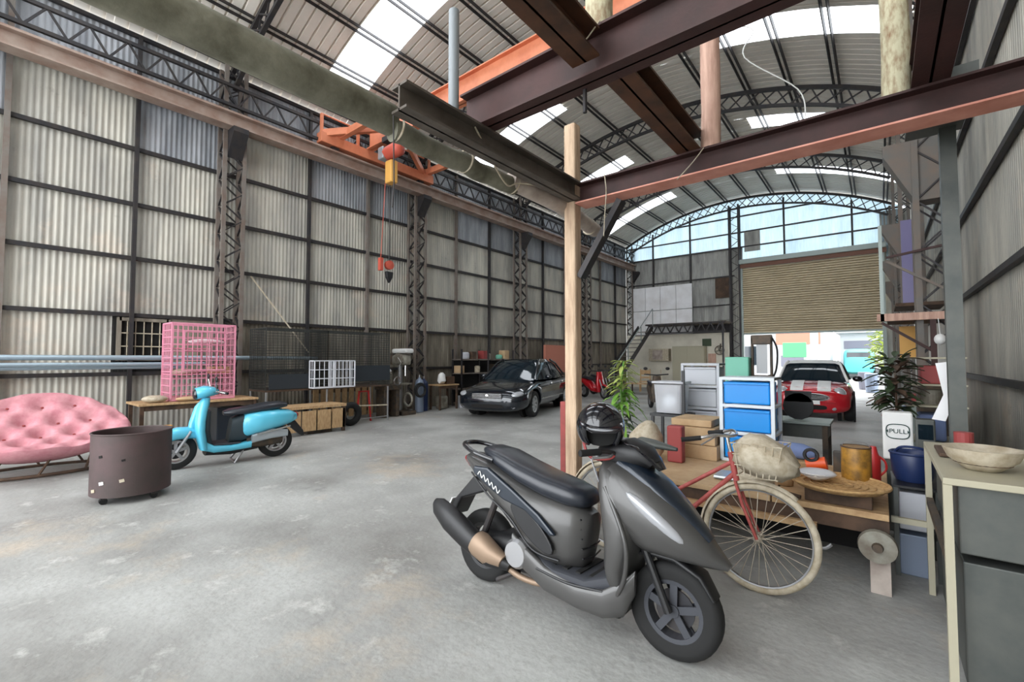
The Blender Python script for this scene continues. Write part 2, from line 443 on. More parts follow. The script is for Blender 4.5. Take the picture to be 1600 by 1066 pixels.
# crane runway rail
rail = MB().bb(-10.18, -9.9, Y0, 22.6, 6.1, 6.13).bb(-10.06, -10.02, Y0, 22.6, 6.13, 6.36).bb(-10.18, -9.9, Y0, 22.6, 6.36, 6.40).bb(-10.07, -10.01, Y0, 22.6, 6.40, 6.45)
tag(obj('crane_rail', rail, 'rail_steel'), 'long pinkish grey steel crane rail running along the corrugated left wall', 'rail', kind='structure')
lg = MB()
for z in (6.6, 7.0): lg.bb(-10.12, -10.06, Y0, 22.7, z-.03, z+.03)
y = Y0
while y < 22.3: lg.bar((-10.09, y, 6.6), (-10.09, y+.25, 7.0), .03); lg.bar((-10.09, y+.25, 7.0), (-10.09, y+.5, 6.6), .03); y += .5
tag(obj('lattice_girder', lg, 'dark_steel'), 'dark lattice girder running just above the crane rail on the left wall', 'girder', kind='structure')

# ---- gable wall at the far end
YE = 23.0
wb = struct('wall_back')
xs = [-10.72, -9.1, -7.2, -5.35, -4.85, -3.15, -.75, .8]
zs = [0, 2.7, 4.0, 5.35, 6.65, 7.35, 8.1, 9.2]
for i in range(len(xs)-1):
    for j in range(7):
        x0, x1, z0, z1 = xs[i], xs[i+1], zs[j], zs[j+1]
        if x0 > -4.9 and z1 < 5.4: continue
        clear = z0 > 6.6 or (x0 > -4.9 and z0 >= 5.3)
        corr_top(x0, x1, z0, lambda u: min(z1, arc_z(u, AR+.1)), 'gable_clear' if clear else 'gable_grey', wb, YE)
for z, x0 in ((7.35, -10.5), (6.65, -10.5), (5.35, -10.5), (4.0, -10.5), (8.1, -8.2)):
    x1 = -5.2 if z < 6 else .7
    if z == 8.1: x1 = -1.6
    obj('girt', MB().bb(x0, x1, YE-.1, YE-.04, z-.03, z+.03), 'dark_steel', wb)
for x in xs[1:3]+[-3.15, -.75]: obj('mullion', MB().bb(x-.035, x+.035, YE-.12, YE-.04, (5.85 if x > -4 else 0), arc_z(x, AR-.1)), 'dark_steel', wb)
cc = MB(); cl = MB()
for sx in (-.2, .2):
    for sy in (-.12, .12): cc.bb(sx-.035, sx+.035, sy-.03, sy+.03, 0, 8.6)
z = 0
while z < 8.3: cl.bar((-.2, -.12, z), (.2, -.12, z+.3), .04, .02); cl.bar((.2, -.12, z+.3), (-.2, -.12, z+.6), .04, .02); z += .6
o = obj('lattice_column', cc, 'dark_steel', wb); o.location = (-5.12, YE-.3, 0); obj('lacing', cl, 'dark_steel', o)
obj('wall_panel', MB().bb(-4.75, -4.1, YE-.09, YE-.05, 6.4, 7.35), 'gable_grey', wb)
for x0, x1, z0, z1, mm in ((-5.9, -5.35, 3.3, 4.3, 'gable_grey'), (-6.05, -5.35, 4.35, 5.3, 'wood_dark')):
    obj('wall_panel', MB().bb(x0, x1, YE-.1, YE-.05, z0, z1), mm, wb)
# big pale boards leaning flat on the gable above the stair
bw = struct('wall_back')
bw = struct('trim_1'); bw['kind'] = 'structure'
for i in range(4):
    for j in range(2):
        x = -10.3+.8*i; obj('board', MB().bb(x+.01, x+.79, YE-.2, YE-.15, 2.7+1.25*j+.01, 3.93+1.25*j), 'board_white', bw)
# low plastered office wall under the platform
pw = struct('wall_office', MB().bb(-10.3, -5.35, 22.3, 22.4, 0, 2.66), 'plaster')

# ---- right side: lattice columns and sheet wall
wr = struct('wall_right')
for j in range(6):
    y0 = Y0+4.66*j
    for k, (z0, z1) in enumerate(((0, 1.2), (1.2, 2.4), (2.4, 3.6), (3.6, 4.8), (4.8, 6.0), (6.0, 7.3))):
        o = obj('sheet', corr(4.66, z1-z0, 'wall_sheet'), None, wr); o.location = (1.08, y0, z0)
for z in (1.2, 2.4, 3.6, 4.8, 6.0): obj('girt', MB().bb(1.0, 1.06, Y0, 23, z-.035, z+.035), 'dark_steel', wr)
rc = MB(); rl = MB()
for sx in (-.17, .17):
    for sy in (-.17, .17): rc.bb(sx-.035, sx+.035, sy-.035, sy+.035, 0, 7.4)
z = .1
while z < 7.1:
    for s in (-.17, .17):
        rl.bar((-.17, s, z), (.17, s, z+.35), .03, .02); rl.bar((.17, s, z+.35), (-.17, s, z+.7), .03, .02)
        rl.bar((s, -.17, z), (s, .17, z+.35), .03, .02); rl.bar((s, .17, z+.35), (s, -.17, z+.7), .03, .02)
    z += .7
rc = mesh('lattice_column', rc, 'right_steel'); rl = mesh('lacing', rl, 'dark_steel')
rb = mesh('bracket', MB().prism([(-.17, 3.6), (-.5, 4.3), (-.5, 4.45), (.17, 4.45), (.17, 3.6)], -.16, .16), 'right_steel')
for y in COLS[2:]:
    o = obj('lattice_column', rc, None, wr); o.location = (.6, y, 0); obj('lacing', rl, None, o)
    if y > 8: obj('bracket', rb, None, o)
obj('wall_panel', MB().bb(.12, 1.1, 23.0, 23.06, 0, 7.3), 'gable_grey', wr)

# ---- roller shutter
t = thing('roller_shutter', 'half raised beige slatted roller shutter closing the upper part of the street doorway', 'shutter', (0, 22.75, 0))
sl = mesh('slat', MB().prism([], -4.8, .12, 'yz') if 0 else MB().add([(x, y, z) for x in (-4.8, .12) for y, z in ((0,0),(-.05,.012),(-.06,.04),(-.035,.07),(0,.085),(.03,.1),(.03,0))], [tuple(range(7)), tuple(range(13,6,-1))]+[(i, i+7, (i+1)%7+7, (i+1)%7) for i in range(7)]), 'shutter')
sl2 = [(h, a, b) for (h, a, b) in []]
for i in range(30):
    o = obj('slat', sl, None, t); o.location = (0, 0, 2.62+.1*i)
obj('bottom_rail', MB().bb(-4.8, .12, -.03, .03, 2.55, 2.62), 'galv', t)
obj('fascia', MB().bb(-4.95, .3, -.14, -.08, 5.6, 5.78), 'shutter_brown', t)
obj('housing', MB().bb(-4.95, .3, -.2, .15, 5.78, 6.0), 'galv', t, bevel=.02)
for x in (-4.86, .17): obj('guide_rail', MB().bb(x-.06, x+.06, -.06, .06, 0, 5.6), 'galv', t)

# ---- steel frame of the loft overhead (foreground)
def hbeam(name, x0, x1, y0, y1, z0, z1, along, m, label, m2=None):
    mb = MB(); tf = .014
    if along == 'x':
        yc = (y0+y1)/2
        mb.bb(x0, x1, y0, y1, z0, z0+tf).bb(x0, x1, y0, y1, z1-tf, z1).bb(x0, x1, yc-.006, yc+.006, z0, z1)
    else:
        xc = (x0+x1)/2
        mb.bb(x0, x1, y0, y1, z0, z0+tf).bb(x0, x1, y0, y1, z1-tf, z1).bb(xc-.006, xc+.006, y0, y1, z0, z1)
    return tag(obj(name, mb, m), label, 'beam', kind='structure')
hbeam('steel_beam', -1.98, 1.04, 3.3, 3.45, 2.78, 2.95, 'x', 'rust_beam', 'rust brown steel beam with pinkish bounce light painted on its underside running right from the timber post top')
b_ = obj('lit_flange', MB().bb(-1.98, 1.04, 3.285, 3.465, 2.770, 2.781), 'rust_lit', bpy.data.objects['steel_beam'])  # thin sheet carrying the painted floor-bounce light under the front beam
hbeam('steel_beam', -2.12, 1.04, 2.06, 2.2, 2.95, 3.2, 'x', 'rust_beam', 'largest dark brown steel beam crossing overhead nearest the camera')
hbeam('steel_beam', -1.12, -.96, 2.2, 3.42, 2.95, 3.1, 'y', 'brown_beam', 'short brown joist joining the two big overhead beams behind the pink topped post')
hbeam('steel_beam', -1.25, -1.09, -.5, 2.06, 3.02, 3.18, 'y', 'brown_beam', 'brown joist running back over the camera from the largest overhead beam')
hbeam('steel_beam', .17, .33, .4, 3.42, 2.95, 3.12, 'y', 'rust_beam', 'dark joist at the top right corner beside the lichen spotted pole')
hbeam('channel_beam', -2.06, -1.93, 1.48, 3.3, 2.8, 2.95, 'y', 'grey_channel', 'dull grey steel channel running beside the big grey roll to the timber post')
t = tag(obj('timber_post', MB().box((-2.05, 3.36, 1.75), (.115, .11, 3.5)), 'timber', bevel=.02), 'square weathered timber post standing on the floor behind the grey scooter', 'post', kind='structure')
obj('brace_plate', MB().bb(-2.16, -2.11, 3.32, 3.42, 0, 1.08), 'red_post', t)
def pole(label, x, y, r, z0, z1, m):
    random.seed(int(abs(x)*100)); pts = [(x+random.uniform(-.006,.006), y+random.uniform(-.006,.006), z0+(z1-z0)*i/8) for i in range(9)]
    return tag(obj('wooden_pole', MB().tube(pts, [r*(1+random.uniform(-.04,.04)) for _ in pts], 14), m, smooth=True), label, 'pole', kind='structure')
pole('pinkish bark stripped pole rising from the front beam beside the brown joist', -.9, 3.37, .066, 2.95, 5.2, 'timber_pink')
pole('pale lichen spotted pole rising from the front beam at the upper right', .11, 3.37, .068, 2.95, 5.2, 'timber_lichen')
pole('stubby rough pole standing on the largest overhead beam', -1.13, 2.13, .075, 3.2, 4.6, 'timber_lichen')
tag(obj('grey_pipe', MB().cyl((-2.0, 1.89, 2.95), .033, .66), 'grey_pvc', smooth=True), 'short upright grey plastic pipe on the end of the overhead channel', 'pipe', kind='structure')
tag(obj('steel_post', MB().bb(.31, .39, 3.36, 3.44, 0, 2.78), 'slate_metal'), 'dark steel post under the front beam beside the grey sink cabinet', 'post', kind='structure')
t = tag(obj('diagonal_brace', MB().bar((-1.98, 3.38, 2.15), (-1.6, 3.38, 2.74), .05, .09, up=(0,1,0)), 'dark_steel'), 'dark angled brace between timber post and front beam', 'brace', kind='structure')
# the big rolled tube along the channel
def roll_pts(y0, y1, x, z, n=16): return [(x+.01*math.sin(i), y0+(y1-y0)*i/n, z+.006*math.sin(i*1.7)) for i in range(n+1)]
t = thing('tarpaulin_roll', 'long grey green rolled tarpaulin slung along the overhead channel', 'tarpaulin')
obj('roll', MB().tube(roll_pts(-2.5, 1.6, -2.24, 2.875), .092, 18), 'tarp_roll', t, smooth=True)
obj('roll', MB().tube(roll_pts(1.6, 2.75, -2.22, 2.81), .066, 16), 'tarp_roll', t, smooth=True)
for y in (1.62, 2.2, 2.72): obj('tie_rope', MB().ring((0,0,0), .078, .007, 'y', 20, 5), 'cream', t, loc=(-2.21, y, 2.83))
t = thing('pipe', 'pale pinkish thick pipe sloping past the timber post under the grey channel', 'pipe')
obj('tube', MB().tube([(-2.2, 2.68, 2.84), (-2.14, 3.27, 2.80), (-2.24, 4.1, 2.77)], .07, 18), 'pale_pipe', t, smooth=True)
obj('pipe_collar', MB().ring((-2.235, 3.98, 2.775), .07, .01, 'y', 20, 6), 'cream', t)
obj('cord', MB().tube([(-2.1, 1.52, 2.84), (-2.1, 1.53, 2.45), (-2.1, 1.52, 2.3)], .004, 5), 'dark_steel')
tag(bpy.data.objects['cord'], 'thin black cord hanging from the end of the grey channel', 'cord')
def rope(pts, label, m='cream', r=.005): return tag(obj('rope', curve_tube(pts, r, 5), m), label, 'rope')
rope([(-1.97, 2.05, 2.93), (-2.1, 2.5, 2.74), (-2.12, 2.7, 2.8), (-1.95, 3.0, 2.82)], 'frayed cream rope looped under the grey channel and roll', r=.006)
rope([(-.93, 3.29, 2.94), (-1.0, 3.27, 2.85), (-1.12, 3.29, 2.76)], 'short pale cord hanging over the front beam beneath the pink pole', r=.004)
rope([(-1.7, 3.28, 2.95), (-1.68, 3.27, 2.8), (-1.7, 3.28, 2.6), (-1.72, 3.3, 2.45)], 'pale string dangling off the front beam next to the brace', r=.004)
rope([(-.32, 3.28, 2.95), (-.35, 3.2, 3.1), (-.6, 3.0, 3.3), (-.55, 3.0, 3.45), (-.7, 3.0, 3.55)], 'thin white wire looping in the air above the front beam', 'white', .004)
rope([(-1.08, 2.05, 3.2), (-1.2, 1.98, 3.05), (-1.4, 2.02, 3.22)], 'pale cord hanging by the stubby pole on the largest beam', r=.004)

# ---- orange overhead crane
t = thing('overhead_crane', 'bright orange overhead travelling crane on the left wall rail', 'crane', (-10.04, 6.6, 6.45))
def girder(n, x0, x1, y, z0, z1, wd=.2):
    obj(n, MB().bb(x0, x1, y-wd/2, y+wd/2, z0, z0+.025).bb(x0, x1, y-wd/2, y+wd/2, z1-.025, z1).bb(x0, x1, y-.012, y+.012, z0, z1), 'crane_orange', t)
girder('bridge_girder', .1, 10.7, -.1, .3, .84)
obj('end_truck', MB().bb(-.1, .12, -1.4, 2.0, .06, .30), 'crane_orange', t, bevel=.01)
obj('end_truck', MB().bb(10.55, 10.75, -1.4, 2.0, .06, .30), 'crane_orange', t, bevel=.01)
f = MB().bar((.02, -1.3, .3), (1.2, -.1, .55), .1, .16).bar((.02, 1.7, .3), (1.2, 0, .55), .1, .16).bb(.0, 1.3, -.95, -.83, .28, .44).bb(1.2, 1.3, -.9, 1.8, .28, .42).bb(0, 1.3, 1.75, 1.87, .28, .44)
obj('walkway_frame', f, 'crane_orange', t)
for y in (-1.35, -.4, 1.9): obj('rail_post', MB().bb(.0, .06, y-.03, y+.03, .3, .75), 'crane_orange', t)
obj('handrail', MB().tube([(.03, -1.35, .75), (.03, 1.9, .75)], .02), 'crane_orange', t)
for y in (-1.0, 1.6): obj('wheel', MB().cyl((-.06, y, .08), .1, .12, 16, 'x'), 'dark_steel', t)
t = thing('chain_hoist', 'orange red and yellow motor hoist hanging under the crane girder', 'hoist', (-9.0, 6.5, 6.1))
obj('motor', MB().lathe([(.02,-.3),(.15,-.28),(.17,0),(.17,.22),(.1,.3)], 18, (.05,0,.35), 'x'), 'hoist_red', t, smooth=True)
obj('gearbox', MB().box((-.28, 0, .35), (.22, .3, .3)), 'silver', t, bevel=.03)
obj('chain_bag', MB().box((-.1, .05, -.12), (.26, .2, .55)), 'hoist_yellow', t, bevel=.03)
obj('trolley', MB().box((0, 0, .66), (.5, .26, .12)), 'dark_steel', t)
for s in (-.11, .11): obj('hanger', MB().bar((.1, s, .5), (.1, s, .7), .05), 'dark_steel', t)
t = thing('hook_block', 'red hook block with dark hook on a long chain below the hoist', 'hook', (-9.22, 6.6, 3.45))
obj('chain', MB().tube([(0, 0, .35), (0, 0, 2.86)], .012, 6), 'dark_steel', t)
obj('pulley', MB().lathe([(.02,-.06),(.11,-.05),(.11,.05),(.02,.06)], 16, (0,0,.28), 'x'), 'hoist_red', t)
obj('pendant', MB().bb(-.05, .05, -.28, -.2, .12, .42), 'hoist_red', t)
obj('pendant_cable', MB().tube([(0, -.24, .42), (0, -.1, 2.86)], .008, 5), 'hoist_red', t)
obj('hook', MB().prism([(-.1,.12),(.1,.12),(.08,-.02),(0,-.16),(-.08,-.02)], -.05, .05, 'yz'), 'black_plastic', t, bevel=.02)

# ================================================================ VEHICLES
def wheel(parent, x, y, r, tw, axis='y', rim='wheel_alu', spokes=5, z=None, disc=True, tyre='rubber', prefix=''):
    z = r if z is None else z
    m = MB(); rr = r*.64; h = tw/2
    m.lathe([(rr, -h*.8), (r*.82, -h), (r*.95, -h*.85), (r, -h*.35), (r, h*.35), (r*.95, h*.85), (r*.82, h), (rr, h*.8), (rr, -h*.8)], 36, (x, y, z), axis, caps=False)
    w_ = obj(prefix+'wheel', m, tyre, parent, smooth=True)
    m = MB().lathe([(rr*.86, -h*.7), (rr*1.0, -h*.78), (rr*1.01, h*.78), (rr*.86, h*.7), (rr*.86, -h*.7)], 30, (x, y, z), axis, caps=False)
    m.lathe([(r*.13, -h*.75), (r*.13, h*.75)], 14, (x, y, z), axis)
    for k in range(spokes):
        a = 2*PI*k/spokes+.3; d = (math.cos(a), math.sin(a))
        for s in (-1, 1):
            e = h*.45*s
            if axis == 'y': p, q = (x+d[0]*r*.1, y+e, z+d[1]*r*.1), (x+d[0]*rr*.95, y+e*1.1, z+d[1]*rr*.95)
            else: p, q = (x+e, y+d[0]*r*.1, z+d[1]*r*.1), (x+e*1.1, y+d[0]*rr*.95, z+d[1]*rr*.95)
            m.bar(p, q, r*.16, h*.25, up=(0,1,0) if axis == 'y' else (1,0,0))
    obj('rim', m, rim, w_, smooth=False)
    if disc:
        obj('brake_disc', MB().lathe([(r*.2, -.004), (r*.42, -.004), (r*.42, .004), (r*.2, .004)], 24, (x, y, z) , axis), 'dark_steel', w_)
    return w_
def ellplate(c, rx, rz, a, y0, y1, n=20):
    poly = []
    for k in range(n):
        t = 2*PI*k/n; u, v = rx*math.cos(t), rz*math.sin(t)
        poly.append((c[0]+u*math.cos(a)-v*math.sin(a), c[1]+u*math.sin(a)+v*math.cos(a)))
    return MB().prism(poly, y0, y1)

# ---- grey sporty scooter in front
t = thing('motor_scooter', 'dark grey sporty motor scooter parked in the foreground with black seat', 'scooter', (-1.42, 2.25, 0), 0, rx=-.07)
T = t
wheel(t, -.63, 0, .225, .10, rim='black_plastic', spokes=5)
wheel(t, .61, 0, .225, .10, rim='sc_floor', spokes=5)
obj('rear_fairing', MB().loft([(.155,.43,.05,.10,-8),(.14,.44,.09,.15,-8),(.06,.455,.14,.18,-4),(-.08,.46,.165,.2,0),(-.2,.50,.18,.175,0),(-.34,.58,.185,.14,0),(-.5,.67,.175,.105,0),(-.66,.735,.14,.065,0),(-.78,.775,.09,.03,0)], 28, 3), 'sc_grey', t, smooth=True)
for s in (-1, 1):
    obj('vent_panel', ellplate((-.15,.475), .185, .058, -.62, s*.165, s*.187), 'black_plastic', t, bevel=.006)
    obj('side_panel', MB().prism([(-.62,.755),(-.5,.76),(-.3,.665),(-.1,.56),(.02,.47),(-.02,.46),(-.2,.56),(-.36,.59),(-.5,.65),(-.62,.71)], s*.158, s*.19), 'sc_navy', t, bevel=.012)
# script lettering squiggle on the dark side panel
pts = [(-.57+.017*i, -.194, .722-.0085*i+(.017 if i % 2 else -.012)) for i in range(12)]
obj('lettering', curve_tube(pts, .0035, 5, 4), 'white', t)
obj('seat', MB().loft([(.15,.655,.07,.025,0),(.12,.665,.11,.055,0),(.03,.675,.135,.07,0),(-.12,.70,.15,.072,4),(-.3,.745,.155,.075,12),(-.46,.80,.15,.068,14),(-.58,.835,.12,.045,12),(-.64,.845,.07,.02,8)], 28, 2.5), 'seat_vinyl', t, smooth=True)
obj('grab_rail', curve_tube([(-.5,-.13,.80),(-.66,-.14,.83),(-.8,-.09,.86),(-.84,0,.865),(-.8,.09,.86),(-.66,.14,.83),(-.5,.13,.80)], .017, 8), 'black_gloss', t, smooth=True)
obj('tail_light', MB().loft([(-.74,.74,.1,.03,0),(-.83,.765,.05,.02,0)], 16), 'lens_red', t, smooth=True)
obj('rear_fender', MB().prism([(-.55,.6),(-.72,.66),(-.9,.47),(-.93,.36),(-.89,.37),(-.82,.5),(-.66,.56)], -.075, .075), 'black_plastic', t, bevel=.01)
obj('number_plate', MB().box((-.93,0,.44), (.01,.16,.10), ry=.5), 'white', t)
obj('muffler', MB().loft([(-.3,.215,.03,.03,-25,-.16),(-.42,.24,.05,.06,-25,-.19),(-.6,.31,.06,.075,-25,-.2),(-.78,.39,.06,.08,-25,-.2),(-.9,.45,.045,.06,-25,-.2),(-.94,.47,.02,.03,-25,-.2)], 20, 2.3), 'black_plastic', t, smooth=True)
obj('heat_shield', MB().loft([(-.34,.24,.035,.04,-25,-.185),(-.44,.26,.062,.07,-25,-.192),(-.52,.30,.066,.078,-25,-.2),(-.55,.31,.06,.07,-25,-.2)], 20, 2.3), 'heat_shield', t, smooth=True)
obj('exhaust_pipe', curve_tube([(-.38,-.16,.23),(-.25,-.14,.17),(-.1,-.1,.16),(.0,-.05,.22)], .018, 8), 'heat_shield', t, smooth=True)
obj('engine', MB().loft([(-.62,.24,.10,.09,0),(-.42,.26,.13,.11,0),(-.2,.27,.12,.11,0),(-.08,.28,.08,.08,0)], 18, 3), 'black_plastic', t, smooth=True)
obj('fan_cover', MB().lathe([(.07,-.02),(.085,0),(.085,.03)], 20, (-.26,-.165,.3), 'y'), 'alu', t)
obj('shock_absorber', MB().tube([(-.58,-.12,.28),(-.46,-.12,.58)], .022, 10), 'dark_steel', t)
obj('footboard', MB().loft([(-.14,.29,.15,.035,0),(0,.265,.178,.03,0),(.2,.262,.178,.03,0),(.34,.31,.15,.035,20)], 20, 6), 'sc_floor', t, smooth=True)
for s in (-1, 1): obj('side_skirt', MB().loft([(-.3,.36,.015,.05,0,s*.15),(-.2,.29,.025,.065,0,s*.155),(-.05,.225,.03,.065,0,s*.16),(.15,.195,.03,.06,0,s*.16),(.3,.20,.028,.07,0,s*.15),(.4,.25,.02,.09,0,s*.13),(.45,.33,.012,.06,0,s*.11)], 14, 3), 'sc_grey', t, smooth=True)
obj('belly_pan', MB().loft([(-.15,.17,.08,.04,0),(.1,.15,.12,.05,0),(.35,.17,.1,.06,0)], 16, 4), 'black_plastic', t, smooth=True)
obj('leg_shield', MB().loft([(.36,.17,.07,.05,90),(.35,.26,.14,.055,90),(.35,.38,.185,.065,90),(.37,.50,.2,.09,90),(.36,.62,.195,.10,90),(.32,.74,.185,.08,90),(.29,.85,.15,.065,90),(.28,.9,.09,.05,90)], 28, 3.0), 'sc_grey', t, smooth=True)
obj('nose_fairing', MB().loft([(.27,.83,.14,.10,-34),(.33,.76,.18,.16,-34),(.44,.68,.19,.18,-33),(.56,.61,.178,.155,-32),(.68,.56,.14,.10,-30),(.78,.515,.09,.05,-28),(.86,.485,.03,.014,-25)], 28, 2.4), 'sc_grey', t, smooth=True)
obj('front_panel', MB().loft([(.33,.90,.10,.05,-34),(.42,.865,.125,.05,-34),(.54,.79,.12,.045,-34),(.66,.695,.09,.035,-36),(.78,.59,.04,.015,-38)], 24, 2.3), 'sc_navy', t, smooth=True)
for s in (-1, 1):
    f = MB()
    R = rotm(0, math.radians(34), 0) @ rotm(0, 0, s*-.22)
    f.ell((.56, s*.158, .68), (.17, .028, .032), 20, 8, rotm(0, 0, s*-.2) @ rotm(0, .62, 0))
    obj('indicator_lens', f, 'lens_clear', t, smooth=True)
for s in (-.065, .065): obj('fork_leg', MB().tube([(.42,s,.62),(.60,s,.225)], .02, 10), 'black_plastic', t)
obj('front_fender', MB().loft([(.40,.45,.055,.015,40),(.5,.475,.065,.018,12),(.62,.475,.066,.018,-5),(.74,.42,.06,.016,-45),(.80,.33,.05,.01,-70)], 16, 3), 'black_plastic', t, smooth=True)
obj('handlebar_cover', MB().loft([(.20,.92,.06,.05,10),(.27,.93,.09,.075,5),(.36,.945,.105,.085,-10),(.44,.935,.10,.07,-30),(.50,.90,.06,.035,-45)], 22, 2.4), 'black_plastic', t, smooth=True)
obj('headlight', MB().ell((.475,0,.92), (.025,.075,.035), 18, 8, rotm(0,.5,0)), 'car_glass', t, smooth=True)
for s in (-1, 1):
    hb_ = obj('handlebar', curve_tube([(.32,s*.08,.94),(.29,s*.15,.955),(.24,s*.26,.95)], .012, 8), 'dark_steel', t)
    obj('grip', MB().tube([(.275,s*.18,.955),(.22,s*.29,.95)], .018, 10), 'rubber', hb_, smooth=True)
    obj('brake_lever', curve_tube([(.33,s*.15,.945),(.34,s*.21,.94),(.29,s*.29,.935)], .006, 6), 'alu', hb_)
st = obj('side_stand', MB().bar((-.1,.12,.2), (-.02,.27,.03), .025), 'dark_steel', t)
cstand = obj('centre_stand', MB().tube([(-.28,-.1,.18),(-.42,-.13,.1),(-.42,.13,.1),(-.28,.1,.18)], .014, 8), 'dark_steel', t)

for s in (-1, 1):
    obj('body_seam', curve_tube([(-.68,s*.135,.70),(-.5,s*.178,.60),(-.3,s*.19,.50),(-.14,s*.178,.36),(.02,s*.145,.33)], .006, 6), 'black_plastic', t)
    obj('shield_ridge', curve_tube([(.30,s*.165,.78),(.40,s*.195,.62),(.44,s*.20,.50),(.42,s*.175,.36),(.36,s*.14,.24)], .012, 8), 'sc_grey', t, smooth=True)
    obj('foot_ridge', curve_tube([(-.1,s*.185,.27),(.1,s*.185,.25),(.3,s*.165,.26)], .007, 6), 'black_plastic', t)
for k in range(5): obj('seat_ridge', MB().tube([(.145-.006*k,-.10,.36+.05*k),(.165-.006*k,0,.36+.05*k),(.145-.006*k,.10,.36+.05*k)], .005, 6), 'black_plastic', t)
for k in range(4): obj('mat_rib', MB().bb(-.04+.08*k,-.01+.08*k,-.13,.13,.29,.3), 'rubber', t)
obj('windscreen', MB().loft([(.36,1.0,.09,.01,-30),(.43,.985,.10,.012,-40),(.50,.93,.08,.01,-55),(.54,.88,.05,.006,-60)], 18, 2.4), 'black_gloss', t, smooth=True)
obj('meter_panel', MB().ell((.31,0,1.0), (.05,.07,.02), 16, 8, rotm(0,-.3,0)), 'silver', t, smooth=True)
obj('key_switch', MB().cyl((.24,.05,.86), .018, .02, 12, 'x'), 'alu', t)
obj('bag_hook', MB().tube([(.24,0,.72),(.2,0,.7),(.19,0,.73)], .006, 6), 'alu', t)
obj('horn_grille', ellplate((.30,.66), .0, .0, 0, 0, 0) if 0 else MB().box((.53,0,.50),(.05,.12,.02), ry=.5), 'black_plastic', t)

# ---- helmet resting on the handlebar
t = thing('motorcycle_helmet', 'glossy black open face helmet resting on the grey scooter handlebar', 'helmet', (-1.185, 2.22, 1.085), -1.0, rx=0)
t.scale = (.93,.93,.93)
mb = MB(); n, m = 32, 16; vs = []; fs = []
R = .142
def hel(i, k):
    ph = .001+ (PI*.74)*i/m; th = 2*PI*k/n; return (R*1.12*math.sin(ph)*math.cos(th), R*.98*math.sin(ph)*math.sin(th), R*math.cos(ph))
for i in range(m+1):
    for k in range(n): vs.append(hel(i, k))
for i in range(m):
    for k in range(n):
        th = 2*PI*(k+.5)/n; ph = PI*.74*(i+.5)/m
        if ph > PI*.50 and (th < .85 or th > 2*PI-.85): continue
        fs.append((i*n+k, i*n+(k+1)%n, (i+1)*n+(k+1)%n, (i+1)*n+k))
h_ = obj('shell', MB().add(vs, fs), 'black_gloss', t, smooth=True)
sm = h_.modifiers.new('thickness', 'SOLIDIFY'); sm.thickness = .02; sm.offset = -1
obj('lining', MB().loft([(-.02,-.02,.105,.1,0),(.05,-.03,.1,.075,0)], 16, 2.2), 'rubber', t, smooth=True)
obj('peak', MB().loft([(.08,.035,.12,.008,0),(.17,.01,.105,.006,0),(.2,-.005,.07,.004,0)], 18, 2.5), 'black_gloss', t, smooth=True)
obj('chin_strap', curve_tube([(.02,.1,-.09),(.05,.06,-.17),(.05,-.06,-.17),(.02,-.1,-.09)], .008, 6), 'dusty_red', t)

# ---- turquoise retro scooter
t = thing('motor_scooter', 'turquoise retro motor scooter with dark seat parked by the pink cage', 'scooter', (-7.13, 2.5, 0), math.radians(-98), rx=-.05)
t.location = (-7.14, 2.46, 0)
wheel(t, -.6, 0, .235, .11, rim='alu', spokes=5); wheel(t, .6, 0, .235, .11, rim='alu', spokes=5)
obj('rear_fairing', MB().loft([(-.12,.50,.13,.14,0),(-.2,.52,.2,.17,0),(-.4,.55,.225,.165,0),(-.6,.575,.21,.14,0),(-.78,.585,.15,.10,0),(-.88,.58,.07,.05,0)], 26, 3), 'sc_blue', t, smooth=True)
obj('under_seat', MB().loft([(.0,.45,.12,.17,8),(-.14,.48,.15,.19,4),(-.3,.5,.15,.15,0)], 20, 4), 'sc_blue_in', t, smooth=True)
obj('seat', MB().loft([(.08,.70,.06,.025,0),(0,.705,.12,.045,0),(-.2,.72,.14,.055,0),(-.45,.755,.15,.06,4),(-.65,.77,.13,.05,0),(-.74,.765,.06,.03,0)], 22, 2.6), 'seat_vinyl', t, smooth=True)
obj('footboard', MB().loft([(-.25,.25,.18,.05,0),(0,.23,.2,.04,0),(.2,.24,.2,.05,0),(.32,.30,.17,.07,20)], 20, 5), 'sc_blue', t, smooth=True)
obj('floor_mat', MB().loft([(-.12,.285,.15,.012,0),(.2,.29,.15,.012,0)], 14, 8), 'sc_floor', t)
obj('belly_pan', MB().loft([(-.35,.2,.1,.04,0),(0,.17,.14,.04,0),(.28,.2,.13,.05,10)], 16, 4), 'black_plastic', t, smooth=True)
obj('leg_shield', MB().loft([(.30,.24,.19,.05,90),(.33,.38,.215,.055,90),(.35,.5,.215,.06,90),(.35,.62,.19,.065,90),(.33,.75,.15,.065,90),(.30,.86,.10,.06,90),(.28,.93,.06,.045,90)], 26, 2.8), 'sc_blue', t, smooth=True)
obj('front_panel', MB().loft([(.44,.42,.06,.05,100),(.42,.6,.07,.045,100),(.37,.8,.05,.04,100),(.35,.86,.03,.02,100)], 16, 2.4), 'sc_blue', t, smooth=True)
obj('inner_panel', MB().loft([(.25,.3,.16,.04,90),(.28,.5,.17,.04,90),(.27,.75,.12,.04,90)], 16, 4), 'sc_blue_in', t, smooth=True)
obj('front_fender', MB().loft([(.33,.42,.08,.06,50),(.45,.47,.1,.08,10),(.6,.47,.105,.08,0),(.75,.42,.1,.075,-25),(.85,.35,.075,.05,-50)], 22, 2.6), 'sc_blue', t, smooth=True)
for s in (-.09, .09): obj('fork_leg', MB().tube([(.45,s,.5),(.6,s,.235)], .02, 8), 'alu', t)
